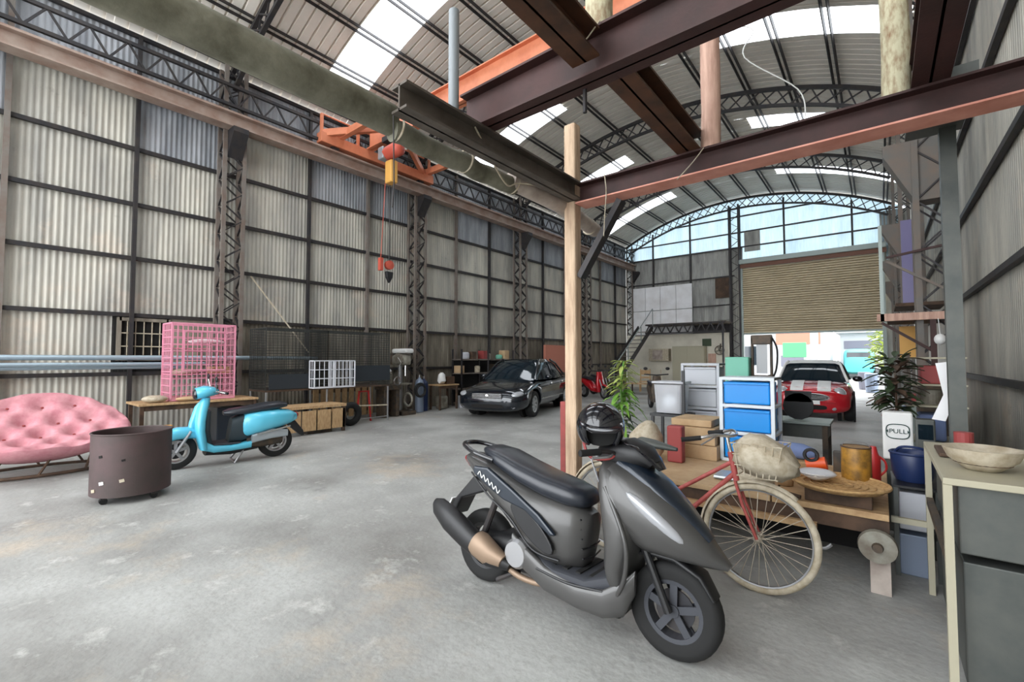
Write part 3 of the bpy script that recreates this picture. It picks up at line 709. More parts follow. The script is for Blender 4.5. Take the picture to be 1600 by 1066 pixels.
obj('handlebar_cover', MB().loft([(.14,1.0,.05,.03,0),(.2,1.01,.13,.06,0),(.3,1.01,.15,.08,-5),(.4,.985,.1,.075,-10)], 20, 2.3), 'sc_blue', t, smooth=True)
obj('headlight', MB().ell((.40,0,.975), (.04,.08,.075), 18, 10), 'black_gloss', t, smooth=True)
for s in (-1, 1):
    h = obj('handlebar', curve_tube([(.22,s*.1,1.0),(.19,s*.22,1.02),(.12,s*.35,1.01)], .012, 8), 'chrome', t)
    obj('grip', MB().tube([(.165,s*.26,1.018),(.1,s*.37,1.008)], .018, 8), 'rubber', h)
    obj('mirror_stem', MB().tube([(.2,s*.2,1.02),(.22,s*.27,1.17)], .006, 6), 'chrome', h)
    obj('mirror', MB().ell((.22,s*.28,1.19), (.015,.055,.04)), 'black_plastic', h, smooth=True)
obj('tail_light', MB().ell((-.885,0,.6), (.03,.06,.04)), 'lens_red', t, smooth=True)
obj('rear_fender', MB().prism([(-.7,.5),(-.86,.52),(-.98,.36),(-1.0,.28),(-.95,.28),(-.8,.42)], -.07, .07), 'black_plastic', t, bevel=.01)
obj('engine', MB().loft([(-.68,.27,.1,.07,0),(-.45,.28,.16,.1,0),(-.2,.28,.14,.09,0)], 18, 3), 'machine_dark', t, smooth=True)
obj('air_box', MB().loft([(-.72,.37,.03,.05,0,.17),(-.5,.38,.05,.07,0,.17),(-.25,.33,.04,.06,0,.17)], 16, 3), 'silver', t, smooth=True)
obj('side_trim', MB().bar((-.75,.2,.47), (-.3,.235,.40), .012, .02), 'chrome', t)
obj('centre_stand', MB().tube([(-.18,.1,.2),(-.06,.15,.02),(-.06,-.15,.02),(-.18,-.1,.2)], .015, 6), 'alu', t)

# ---- dusty red bicycle
t = thing('bicycle', 'old dusty red step-through bicycle with cream tyres leaning by the bench', 'bicycle', (-1.12, 3.2, 0), 0, rx=-.05)
for x in (-.52, .5):
    w_ = obj('wheel', MB().ring((x, 0, .33), .312, .021, 'y', 44, 10), 'cream', t, smooth=True)
    obj('rim', MB().lathe([(.285,-.012),(.293,-.014),(.293,.014),(.285,.012),(.285,-.012)], 44, (x,0,.33), 'y', caps=False), 'alu', w_)
    s_ = MB()
    for k in range(32):
        a = 2*PI*k/32; b = a+(.5 if k % 4 < 2 else -.5); e = .03*(1 if k % 2 else -1)
        s_.bar((x+.02*math.cos(b), e, .33+.02*math.sin(b)), (x+.286*math.cos(a), 0, .33+.286*math.sin(a)), .0032)
    o = obj('spoke', s_, 'spoke', w_); o['kind'] = 'stuff'
    obj('hub', MB().lathe([(.012,-.05),(.024,-.04),(.014,-.03),(.014,.03),(.024,.04),(.012,.05)], 14, (x,0,.33), 'y'), 'spoke', w_)
def bt(name, pts, r, m='bike_red', par=None, n=10): return obj(name, MB().tube(pts, r, n), m, par or t, smooth=True)
bt('down_tube', [(.36,0,.70),(-.06,0,.27)], .016); bt('top_tube', [(.355,0,.78),(-.10,0,.47)], .014)
bt('seat_tube', [(-.05,0,.27),(-.17,0,.72)], .014); bt('head_tube', [(.34,0,.84),(.375,0,.66)], .019)
for s in (-1, 1):
    bt('seat_stay', [(-.15,0,.66),(-.52,s*.05,.33)], .007); bt('chain_stay', [(-.05,0,.27),(-.52,s*.05,.33)], .008)
    bt('fork_blade', [(.375,s*.035,.66),(.42,s*.045,.52),(.5,s*.05,.33)], .010)
bt('seat_post', [(-.165,0,.70),(-.19,0,.80)], .011, 'chrome')
obj('saddle', MB().loft([(-.32,.82,.06,.02,0),(-.28,.835,.09,.035,0),(-.18,.83,.075,.03,0),(-.06,.815,.03,.02,0),(-.01,.81,.02,.012,0)], 20, 2.3), 'slate_metal', t, smooth=True)
bt('stem', [(.34,0,.84),(.32,0,.94),(.36,0,.95)], .012, 'chrome')
hb_ = obj('handlebar', curve_tube([(.2,-.27,.93),(.3,-.22,.96),(.36,-.08,.95),(.36,.08,.95),(.3,.22,.96),(.2,.27,.93)], .010, 8), 'chrome', t, smooth=True)
for s in (-1, 1):
    obj('grip', MB().tube([(.23,s*.258,.94),(.12,s*.30,.92)], .015, 8), 'rubber', hb_); obj('brake_lever', MB().tube([(.3,s*.2,.95),(.24,s*.29,.90)], .005, 6), 'alu', hb_)
def fender(x, a0, a1):
    mb = MB(); n = 22; vs = []
    for i in range(n+1):
        a = a0+(a1-a0)*i/n
        for q, dr in ((-.028,-.012),(0,.004),(.028,-.012)): vs.append((x+(.35+dr)*math.cos(a), q, .33+(.35+dr)*math.sin(a)))
    o = obj('mudguard', mb.add(vs, [(3*i+j,3*i+j+1,3*i+j+4,3*i+j+3) for i in range(n) for j in range(2)]), 'cream', t, smooth=True)
    o.modifiers.new('thickness', 'SOLIDIFY').thickness = .003
fender(.5, .9, PI+.15); fender(-.52, .3, PI+.1)
obj('chain_guard', MB().prism([(-.54,.37),(-.05,.35),(.02,.3),(0,.22),(-.06,.2),(-.54,.29)], -.055, -.045), 'bike_red', t)
obj('chain_ring', MB().lathe([(.07,-.004),(.085,-.004),(.085,.004),(.07,.004)], 24, (-.05,-.06,.27), 'y'), 'spoke', t)
for s, a in ((-1, .4), (1, .4+PI)):
    q = (-.05+.16*math.cos(a), s*.07, .27+.16*math.sin(a)); c_ = obj('crank', MB().bar((-.05,s*.065,.27), q, .016), 'spoke', t)
    obj('pedal', MB().box((q[0], q[1]+s*.05, q[2]), (.08,.08,.02)), 'rubber', c_)
obj('rear_rack', MB().bb(-.72,-.28,-.06,.06,.70,.71).bar((-.68,-.05,.7),(-.53,-.05,.35),.01).bar((-.68,.05,.7),(-.53,.05,.35),.01), 'alu', t)
bsk = MB()
for i in range(7):
    u = i/6; bsk.bar((.42+.2*u,-.14,.72),(.40+.26*u,-.17,.92),.005).bar((.42+.2*u,.14,.72),(.40+.26*u,.17,.92),.005)
for k in range(4):
    z = .72+.066*k; e = .03*k/3
    bsk.tube([(.41-e,-.14-e,z),(.63+e,-.14-e,z),(.63+e,.14+e,z),(.41-e,.14+e,z)], .004, 5, closed=True)
obj('front_basket', bsk, 'cream', t)
# bag over the basket
mb = MB().loft([(.38,.86,.10,.06,0),(.44,.87,.16,.11,0),(.54,.86,.17,.13,0),(.66,.83,.14,.10,0),(.72,.80,.06,.04,0)], 22, 2.2)
o = obj('plastic_bag', mb, 'cream', smooth=True); o.location = (-1.12, 3.22, -.02)
random.seed(3)
for v in o.data.vertices: v.co += Vector([random.uniform(-.014,.014) for _ in range(3)])
tag(o, 'crumpled cream plastic bag stuffed into the bicycle basket', 'bag')

# ---- half drum on castors
t = thing('fire_drum', 'wide rusty dark steel drum standing on castors in front of the turquoise scooter', 'drum', (-6.18, 1.22, 0))
R = .335
obj('shell', MB().lathe([(R,.075),(R,.69),(R-.012,.69),(R-.012,.09),(R,.075)], 40, caps=False), 'drum_steel', t, smooth=True)
obj('rim_band', MB().ring((0,0,.69), R, .009, 'z', 40, 6), 'drum_steel', t, smooth=True)
obj('bottom', MB().cyl((0,0,.075), R-.006, .012, 36), 'dark_void', t)
for k in range(4):
    a = k*PI/2+.5; c_ = obj('castor', MB().cyl((.28*math.cos(a)-.02, .28*math.sin(a), .033), .033, .04, 12, 'x'), 'rubber', t)
    obj('castor_fork', MB().box((.28*math.cos(a), .28*math.sin(a), .06), (.05,.05,.03)), 'dark_steel', c_)
for a, z, w1, h1, mm in ((-.95,.22,.045,.03,'white'),(-1.25,.14,.05,.03,'cream'),(-.42,.24,.04,.03,'cream'),(-1.0,.48,.035,.025,'dark_void'),(-.40,.44,.03,.02,'dark_void')):
    obj('patch', MB().box((0,0,0),(.006,w1,h1)), mm, t, loc=((R+.001)*math.cos(a), (R+.001)*math.sin(a), z), rot=(.2,0,a))

# ---- pink tufted double papasan seat
t = thing('papasan_sofa', 'wide oval pink velvet button tufted papasan seat by the left wall', 'sofa', (-8.35, .72, 0), math.radians(-6))
mb = MB(); nu, nv = 56, 40; vs = []
btn = [(-.62+.31*i+(.155 if j % 2 else 0), -.45+.22*j) for i in range(6) for j in range(5)]
for j in range(nv+1):
    rr = (j/nv)
    for i in range(nu):
        a = 2*PI*i/nu; u, v = .86*rr*math.cos(a), .56*rr*math.sin(a)
        d = min(math.hypot(u-bx, v-by) for bx, by in btn)
        h = .10*(1-math.exp(-(d/.085)**2))*(1-.35*rr**6) + .24*(abs(v)/.56)**2.0 + .08*(abs(u)/.86)**2
        vs.append((u, v, h))
fs = [(j*nu+i, j*nu+(i+1)%nu, (j+1)*nu+(i+1)%nu, (j+1)*nu+i) for j in range(nv) for i in range(nu)]
nb = len(vs)
for k, (s, dz) in enumerate(((1.03,-.05),(1.0,-.13),(.7,-.19),(.2,-.22))):
    for i in range(nu):
        a = 2*PI*i/nu; u, v = .86*s*math.cos(a), .56*s*math.sin(a); vs.append((u, v, .24*(abs(v)/.56)**2*(1 if s > .9 else s) + .08*(abs(u)/.86)**2*(1 if s > .9 else s)+dz+.05))
for k in range(4):
    b0 = (nv*nu if k == 0 else nb+(k-1)*nu); b1 = nb+k*nu
    fs += [(b0+i, b0+(i+1)%nu, b1+(i+1)%nu, b1+i) for i in range(nu)]
fs.append(tuple(nb+3*nu+i for i in range(nu)))
cu = obj('cushion', MB().add(vs, fs), 'pink_velvet', t, smooth=True, calc=True); cu.rotation_euler = (0, 0, 0)
# cushion long axis along y, facing +x and tipped towards the room
cu.matrix_local = Matrix.Translation((0, 0, .44)) @ Matrix.Rotation(math.radians(33), 4, 'Y') @ Matrix.Rotation(PI/2, 4, 'Z')
for bx, by in btn:
    if (bx/.86)**2+(by/.56)**2 < .85:
        o = obj('button', MB().ell((bx, by, .24*(abs(by)/.56)**2+.08*(abs(bx)/.86)**2+.012), (.016,.016,.01), 8, 5), 'dusty_red', cu)
fr = MB()
fr.tube([(.60*math.cos(a)*.6+.02, .84*math.sin(a)*.8, .28) for a in [2*PI*i/28 for i in range(28)]], .018, 8, closed=True)
fr.tube([(.62*math.cos(a)*.62, .84*math.sin(a)*.85, .03) for a in [2*PI*i/28 for i in range(28)]], .02, 8, closed=True)
for i in range(10):
    a = 2*PI*i/10; fr.tube([(.62*math.cos(a)*.62, .84*math.sin(a)*.85, .03),(.36*math.cos(a+.2), .67*math.sin(a+.2), .28)], .014, 6)
obj('base_frame', fr, 'wood_dark', t, smooth=True)

# ---- trestle table and pink cage
def table(name, label, x, y, lx, ly, h, m, legm, cat='table', th=.035, rz=0):
    t = thing(name, label, cat, (x, y, 0), rz)
    obj('tabletop', MB().bb(-lx/2, lx/2, -ly/2, ly/2, h-th, h), m, t, bevel=.004)
    for sx in (-1, 1):
        for sy in (-1, 1): obj('leg', MB().bb(sx*(lx/2-.05)-.025, sx*(lx/2-.05)+.025, sy*(ly/2-.05)-.025, sy*(ly/2-.05)+.025, 0, h-th), legm, t)
    obj('rail', MB().bb(lx/2-.07, lx/2-.04, -ly/2+.08, ly/2-.08, h-th-.08, h-th), legm, t)
    return t
table('trestle_table', 'long wooden table with pale top under the pink cage', -9.1, 2.62, .8, 1.7, .76, 'wood_board', 'wood_dark')
def wire_box(name, parent, x0, x1, y0, y1, z0, z1, m, st=.11, r=.006, faces='xyz'):
    mb = MB()
    for a in (x0, x1):
        for b in (y0, y1): mb.bar((a,b,z0),(a,b,z1), r*2.4)
    for z in (z0, z1):
        for a in (x0, x1): mb.bar((a,y0,z),(a,y1,z), r*2.4)
        for b in (y0, y1): mb.bar((x0,b,z),(x1,b,z), r*2.4)
    n = int((y1-y0)/st)
    for i in range(1, n):
        y = y0+(y1-y0)*i/n
        for a in (x0, x1): mb.bar((a,y,z0),(a,y,z1), r)
    n = int((x1-x0)/st)
    for i in range(1, n):
        x = x0+(x1-x0)*i/n
        for b in (y0, y1): mb.bar((x,b,z0),(x,b,z1), r)
        mb.bar((x,y0,z1),(x,y1,z1), r)
    n = max(2, int((z1-z0)/(st*1.6)))
    for i in range(1, n):
        z = z0+(z1-z0)*i/n
        for a in (x0, x1): mb.bar((a,y0,z),(a,y1,z), r*1.3)
        for b in (y0, y1): mb.bar((x0,b,z),(x1,b,z), r*1.3)
    return obj(name, mb, m, parent)
t = thing('pet_cage', 'tall pink wire pet cage with shelves standing on the long wooden table', 'cage', (-9.1, 2.66, .765))
wire_box('wire_body', t, -.25, .25, -.46, .46, 0.02, 1.27, 'pink_wire', .07, .009)
for z in (.42, .85): obj('shelf', MB().bb(-.24,.24,-.44,.1 if z > .5 else .44,z,z+.015), 'pink_wire', t)
obj('tray', MB().bb(-.26,.26,-.47,.47,0,.06), 'pink_velvet', t)
d = wire_box('door', t, .265, .275, -.3, .3, .5, 1.15, 'pink_wire', .1, .008)
obj('bedding', MB().ell((0,-.2,.46),(.18,.2,.06)), 'cream', t, smooth=True); obj('litter_box', MB().box((0,.3,.49),(.3,.3,.12)), 'cardboard', t, bevel=.02)
obj('hammock', MB().ell((.0,.1,.98),(.16,.28,.05)), 'white', t, smooth=True)
for i, (x, y, rx, ry, rz, mm, lb) in enumerate(((-8.86,2.0,.13,.17,.06,'cream','cream crumpled cloth bundle at the left end of the long wooden table'),(-8.8,2.45,.1,.2,.04,'cardboard','flat tan paper parcel lying in front of the pink cage'))):
    tag(obj('cloth_bundle', MB().ell((x,y,.762+rz*.97),(rx,ry,rz)), mm, smooth=True), lb, 'bundle')
tag(obj('yellow_bucket', MB().lathe([(.09,0),(.11,.25),(.105,.25),(.085,.02)],20,(-8.55,2.05,.0)), 'hoist_yellow'), 'upright yellow plastic container below the long wooden table', 'container')
bpy.data.objects['yellow_bucket'].scale.z = 1.7
tag(obj('cabinet_box', MB().bb(-9.35,-8.95,2.9,3.35,0,.6), 'sc_navy', bevel=.01), 'dark navy storage box on the floor beneath the long wooden table', 'box')
# long pipes on the wall
for i, (z, x, r, y1_, lb) in enumerate(((1.47,-9.95,.042,5.2,'long pale steel pipe, topmost of the three racked by the left wall'),(1.36,-9.9,.032,3.0,'middle silver pipe of the three racked by the left wall'),(1.302,-9.99,.026,2.7,'thin lowest pipe of the three racked by the left wall'))):
    tag(obj('steel_pipe', MB().tube([(x,Y0+.5,z),(x,y1_,z)], r, 12), 'pipe_blue', smooth=True), lb, 'pipe')
t = thing('pipe_rack', 'brown steel rack carrying the long pipes by the left wall', 'rack', (-9.95, 0, 0))
for y in (-3, .2, 3.0): 
    obj('upright', MB().bb(-.16,-.12,y-.03,y+.03,0,1.6), 'column_steel', t); obj('arm', MB().bb(-.14,.16,y-.02,y+.02,1.24,1.275), 'column_steel', t)
    obj('arm', MB().bb(-.14,.14,y-.02,y+.02,1.405,1.428), 'column_steel', t)

# ---- mesh pen on legs
t = thing('mesh_pen', 'large dark wire mesh pen on thin metal legs beside the pink cage', 'pen', (-9.45, 5.1, 0))
wire_box('mesh_panel', t, -.4, .35, -1.35, -.1, .85, 2.05, 'mesh_dark', .034, .005)
wire_box('mesh_panel', t, -.4, .35, -.1, 1.45, .85, 2.05, 'mesh_dark', .034, .005)
obj('cover', MB().bb(.36,.38,-1.3,-.35,.86,1.15), 'tarp_dark', t); obj('cover', MB().bb(.36,.38,.45,1.45,.95,1.30), 'tarp_dark', t)
obj('floor_board', MB().bb(-.4,.36,-1.35,1.45,.81,.845), 'wood_dark', t)
for x in (-.38, .33):
    for y in (-1.33, -.1, 1.43): obj('leg', MB().tube([(x,y,0),(x,y,.85)], .02, 8), 'alu', t)
obj('rail', MB().bar((.33,-1.33,.5),(.33,1.43,.36),.03), 'cream', t); obj('rail', MB().bar((.33,-.1,.1),(.33,1.43,.1),.02), 'alu', t)
t = thing('wire_rack', 'white plastic coated wire rack hanging on the front of the mesh pen', 'rack', (-9.0, 5.0, .86))
wire_box('basket', t, -.05, .15, -.42, 0, 0, .55, 'white_wire', .09, .009); wire_box('basket', t, -.05, .15, .03, .48, 0, .55, 'white_wire', .09, .009)
t = thing('work_bench', 'worn wooden crate bench on the floor behind the turquoise scooter', 'bench', (-8.74, 4.3, 0))
obj('top', MB().bb(-.3,.3,-.5,.75,.5,.55), 'wood_board', t)
for y in (-.48, .7):
    for x in (-.27, .27): obj('leg', MB().bb(x-.03,x+.03,y-.03,y+.03,0,.5), 'wood_dark', t)
for i in range(4): obj('plank', MB().bb(.28,.3,-.45+.3*i,-.18+.3*i,.08,.46), 'wood_board', t)
obj('side_box', MB().bb(-.2,.2,0,.5,.0,.4), 'machine_dark', t)
tag(obj('tyre', MB().ring((-8.94,5.45,.26),.19,.07,'x',24,10), 'rubber', smooth=True), 'black tyre leaning under the mesh pen', 'tyre')
t = thing('pallet', 'pale slatted wooden pallet leaning behind the mesh pen', 'pallet', (-10.1, 6.0, 0))
for i in range(9): obj('slat', MB().bb(0,.03,-.8+.18*i,-.68+.18*i,.05,.8), 'wood_board', t)
for z in (.15,.65): obj('rail', MB().bb(-.04,0,-.82,.78,z,z+.08), 'wood_dark', t)
t = thing('trestle', 'small red painted steel trestle under the mesh pen right end', 'trestle', (-9.3, 6.0, 0))
for y in (-.12, .12): obj('leg', MB().bar((0,y*1.6,0),(0,y,.7),.03), 'red_plastic', t)
obj('bar', MB().bar((0,-.14,.7),(0,.14,.7),.03), 'red_plastic', t)
tag(obj('prop_rod', MB().bar((-10.3,3.9,3.2),(-9.95,5.0,1.6),.025), 'cream'), 'thin pale rod leaning diagonally above the mesh pen', 'rod')

# ---- machine tools at the foot of the second column
t = thing('drill_press', 'grey green column drilling machine with belt guard by the left wall', 'machine', (-9.75, 7.45, 0))
obj('base', MB().box((0,0,.05),(.55,.45,.1)), 'machine_dark', t, bevel=.01); obj('column', MB().cyl((-.12,0,.1),.055,1.35), 'alu', t, smooth=True)
obj('table', MB().cyl((.05,0,.78),.2,.04,20), 'machine', t); obj('head', MB().loft([(-.3,1.42,.13,.13,0),(-.1,1.45,.15,.17,0),(.15,1.42,.13,.14,0),(.22,1.4,.08,.1,0)],18,4), 'machine', t, smooth=True)
obj('belt_guard', MB().box((-.02,0,1.66),(.62,.26,.12)), 'white', t, bevel=.04); obj('motor', MB().cyl((-.4,0,1.3),.1,.3,16), 'machine_dark', t, smooth=True)
obj('spindle', MB().cyl((.1,0,1.0),.03,.3,12), 'chrome', t)
for k in range(3):
    a = k*2.1; obj('feed_handle', MB().tube([(.1,-.14,1.35),(.1+.16*math.cos(a),-.18,1.35+.16*math.sin(a))],.01,6), 'chrome', t)
obj('flywheel', MB().ring((.22,0,.4),.16,.03,'y',22,8), 'machine', t, smooth=True)
t = thing('lathe_machine', 'old cast iron lathe with handwheel beside the drilling machine', 'machine', (-9.6, 6.88, 0))
obj('bed', MB().box((0,0,.75),(.45,.5,.14)), 'machine_dark', t, bevel=.02)
for y in (-.18,.18): obj('stand', MB().box((0,y,.35),(.35,.1,.68)), 'machine_dark', t, bevel=.02)
obj('headstock', MB().box((0,-.1,.97),(.32,.25,.3)), 'machine', t, bevel=.04); obj('hand_wheel', MB().ring((.25,.1,.9),.1,.015,'x',20,6), 'chrome', t)
t = thing('gas_cylinder', 'upright blue grey gas cylinder in front of the second lattice column', 'cylinder', (-9.75, 8.0, 0))
obj('tank', MB().lathe([(.06,.0),(.115,.01),(.115,.8),(.1,.87),(.04,.91),(.03,.95)],22), 'gas_blue', t, smooth=True); obj('valve', MB().cyl((0,0,.95),.02,.07,10), 'alu', t)
t = thing('gas_cylinder', 'dark navy gas cylinder right behind the blue grey one', 'cylinder', (-9.9, 8.28, 0))
obj('tank', MB().lathe([(.06,.0),(.115,.01),(.115,.75),(.1,.82),(.04,.86),(.03,.9)],22), 'navy_tub', t, smooth=True); obj('valve', MB().cyl((0,0,.9),.02,.07,10), 'alu', t)
t = table('tool_table', 'low brown work table with clutter between the column and the black sedan', -9.85, 8.98, .5, .75, .72, 'wood_board', 'wood_dark')
tag(obj('white_bag', MB().loft([(-9.72,.75,.10,.02,90,8.78),(-9.72,.82,.13,.1,90,8.78),(-9.72,1.0,.1,.08,90,8.78),(-9.72,1.06,.04,.03,90,8.78)],16,2.4), 'white', smooth=True), 'white bag standing on the low brown work table', 'bag')
tag(obj('wooden_box', MB().box((-9.9,9.15,.83),(.32,.32,.22)), 'wood_dark', bevel=.01), 'brown wooden box on the low work table by the sedan', 'box')
tag(obj('grey_bin', MB().lathe([(.1,0),(.13,.35),(.12,.35),(.09,.02)],18,(-9.75,9.55,0)), 'grey_plastic'), 'small pale bin on the floor in front of the sedan nose', 'bin')
tag(obj('machine_vice', MB().box((-9.9,8.95,.2),(.25,.3,.38)), 'machine', bevel=.05), 'beige iron casting under the low work table', 'casting')
t = thing('storage_rack', 'dark open shelf rack full of parts behind the black sedan', 'rack', (-10.15, 11.0, 0))
for y in (-1.2, -.0, 1.3):
    for x in (-.2, .2): obj('upright', MB().bb(x-.02,x+.02,y-.02,y+.02,0,1.75), 'dark_steel', t)
for z in (.5, .98, 1.42): obj('shelf', MB().bb(-.22,.22,-1.22,1.32,z,z+.03), 'column_steel', t)
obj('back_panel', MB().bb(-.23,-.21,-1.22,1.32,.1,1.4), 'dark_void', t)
random.seed(11)
nm = ['tan','grey','dark brown','cream','rusty','pale','black','dull green']; mmn = ['cardboard','grey_plastic','wood_dark','cream','dusty_red','machine','machine_dark','green_box']
y = 9.9; i = 0
while y < 12.1:
    k = i % 8; w_ = random.uniform(.18,.28); h = random.uniform(.14,.3); z = 1.45 if i % 3 else 1.01
    shp = MB().lathe([(w_*.4,0),(w_*.46,h*.2),(w_*.46,h*.85),(w_*.3,h),(w_*.15,h)],14,(-10.16,y,z)) if i % 2 else MB().box((-10.16,y,z+h/2),(.26,w_*.9,h))
    tag(obj('part_can' if i % 2 else 'part_box', shp, mmn[k], bevel=.01), '%s %s on the %s shelf of the rack behind the sedan' % (nm[k], 'can' if i % 2 else 'box', 'middle' if z < 1.2 else 'top'), 'can' if i % 2 else 'box', 'parts on the rack behind the sedan')
    y += .27; i += 1

# ================================================================ CARS
def car(label, loc, rz, L, W, H, wb_, wr_, body, roof_m, prof, hood, kind):
    """local x forward; origin at ground mid-car. prof: lower body stations (x, z_low, z_high, half_width)"""
    t = thing('car', label, 'car', loc, rz)
    secs = [(x, (a+b)/2, hw, (b-a)/2, 0) for x, a, b, hw in prof]
    bm = MB().loft(secs, 44, 3.6)
    b = obj('body', bm, body, t, smooth=True)
    cut = []
    for sx in (wb_/2, -wb_/2):
        for s in (-1, 1):
            co = obj('cutter', MB().cyl((sx, s*W/2-(.22), wr_+.01), wr_*1.16, .44, 32, 'y'), body)
            co.matrix_world = t.matrix_world; cut.append(co); m = b.modifiers.new('arch', 'BOOLEAN'); m.object = co; m.operation = 'DIFFERENCE'; m.solver = 'EXACT'
            co.parent = t
    bpy.context.view_layer.update()
    dg = bpy.context.evaluated_depsgraph_get(); me = bpy.data.meshes.new_from_object(b.evaluated_get(dg))
    b.modifiers.clear(); b.data = me
    for c in cut: bpy.data.objects.remove(c, do_unlink=True)
    for sx in (wb_/2, -wb_/2):
        for s in (-1, 1):
            wheel(t, sx, s*(W/2-.115), wr_, .2, rim='wheel_alu', spokes=(8 if kind == 'sedan' else 5), disc=False)
            obj('wheel_well', MB().cyl((sx, s*(W/2-.30)-.04, wr_+.01), wr_*1.13, .08, 24, 'y'), 'dark_void', t)
    # greenhouse: hood = list of (x, z_belt, z_top, half_width_belt, half_width_top)
    def green(name, sc_, off, m, i0=0, i1=None, top_only=False):
        vs = []; P = hood[i0:i1]
        for x, zb, zt, wbt, wt in P:
            row = [(-wbt, zb), (-(wbt*.62+wt*.38), zb+(zt-zb)*.42), (-(wbt*.2+wt*.8), zb+(zt-zb)*.84), (-wt*.86, zt-.012), (-wt*.4, zt), (wt*.4, zt), (wt*.86, zt-.012), ((wbt*.2+wt*.8), zb+(zt-zb)*.84), ((wbt*.62+wt*.38), zb+(zt-zb)*.42), (wbt, zb)]
            if top_only: row = row[2:-2]
            vs += [(x, y*(1+off), z+off) for y, z in row]
        k = len(vs)//len(P)
        fs = [(i*k+j, i*k+j+1, (i+1)*k+j+1, (i+1)*k+j) for i in range(len(P)-1) for j in range(k-1)]
        return obj(name, MB().add(vs, fs), m, t, smooth=True)
    green('window_glass', 1, 0, 'car_glass')
    return t, green, b

sed = [(2.34,.30,.52,.52),(2.30,.24,.62,.70),(2.18,.19,.70,.82),(1.9,.17,.78,.885),(1.4,.16,.86,.905),(.95,.15,.925,.91),(.4,.15,.94,.915),(-.6,.15,.95,.915),(-1.3,.16,.97,.905),(-1.8,.18,.99,.88),(-2.15,.22,.96,.83),(-2.33,.3,.86,.74),(-2.38,.36,.74,.6)]
sg = [(1.02,.88,.90,.72,.70),(.72,.9,1.13,.76,.64),(.42,.9,1.33,.79,.58),(.12,.9,1.43,.80,.56),(-.4,.9,1.46,.80,.56),(-.85,.9,1.43,.79,.56),(-1.2,.9,1.32,.77,.57),(-1.5,.9,1.14,.74,.6),(-1.75,.9,.98,.70,.64)]
t, green, b = car('glossy black four door sedan parked beyond the timber post facing the camera', (-7.95, 10.25, 0), -PI/2+.29, 4.75, 1.82, 1.46, 2.75, .325, 'car_black', 'car_black', sed, sg, 'sedan')
green('roof', 1, .006, 'car_black', 3, 7, True)
for s in (-1, 1):
    for pts in (((1.0,.74,.9),(.40,.60,1.33),(.12,.545,1.43)), ((-.38,.815,.9),(-.38,.67,1.3),(-.4,.55,1.44)), ((-1.78,.70,.97),(-1.2,.6,1.33),(-.85,.55,1.43))):
        obj('pillar', MB().tube([(x, s*y*1.005, z) for x, y, z in pts], .03, 6), 'car_black', t)
    obj('side_mirror', MB().ell((.55, s*.96, .98), (.07,.1,.06), 12, 8), 'car_black', t, smooth=True)
    obj('headlight', MB().ell((2.10, s*.66, .60), (.20,.17,.075), 16, 8, rotm(0,.15,s*-.5)), 'lens_clear', t, smooth=True)
    obj('fog_lamp', MB().ell((2.24, s*.62, .32), (.07,.09,.05), 12, 8), 'lens_clear', t, smooth=True)
    obj('door_handle', MB().bb(-.05,.12,s*.915-.012,s*.915+.012,.78,.805), 'chrome', t); obj('door_handle', MB().bb(-1.1,-.93,s*.912-.012,s*.912+.012,.79,.815), 'chrome', t)
    obj('side_trim', MB().bb(-1.0,.95,s*.915-.012,s*.915+.012,.42,.445), 'chrome', t)
    obj('tail_light', MB().ell((-2.2, s*.66, .78), (.12,.15,.08), 12, 8), 'lens_red', t)
g = obj('grille', MB().loft([(2.28,.56,.42,.07,0),(2.35,.56,.40,.06,0)],16,5), 'black_plastic', t)
for i in range(4): obj('grille_bar', MB().bb(2.35,2.365,-.38,.38,.505+.035*i,.515+.035*i), 'chrome', g)
obj('air_intake', MB().loft([(2.28,.33,.44,.05,0),(2.345,.33,.42,.045,0)],14,5), 'dark_void', t)
obj('emblem', MB().ell((2.37,0,.57),(.012,.06,.045)), 'chrome', t)

mini = [(1.86,.30,.60,.50),(1.82,.22,.70,.66),(1.70,.18,.78,.76),(1.4,.16,.84,.83),(.95,.16,.90,.845),(.4,.16,.91,.85),(-.6,.16,.92,.85),(-1.3,.17,.94,.835),(-1.6,.2,.94,.79),(-1.78,.26,.9,.70),(-1.84,.34,.8,.55)]
mg = [(.82,.87,.89,.72,.70),(.60,.88,1.12,.75,.62),(.38,.88,1.32,.77,.57),(.15,.88,1.385,.78,.56),(-.5,.88,1.40,.78,.56),(-1.2,.88,1.38,.76,.55),(-1.5,.88,1.30,.73,.54),(-1.72,.88,.98,.68,.56)]
t, green, b = car('red compact car with white roof and white bonnet stripes in front of the shutter', (-1.40, 14.45, 0), -PI/2+.06, 3.7, 1.7, 1.4, 2.47, .31, 'car_red', 'white', mini, mg, 'hatch')
green('roof', 1, .022, 'white', 2, 7, True)
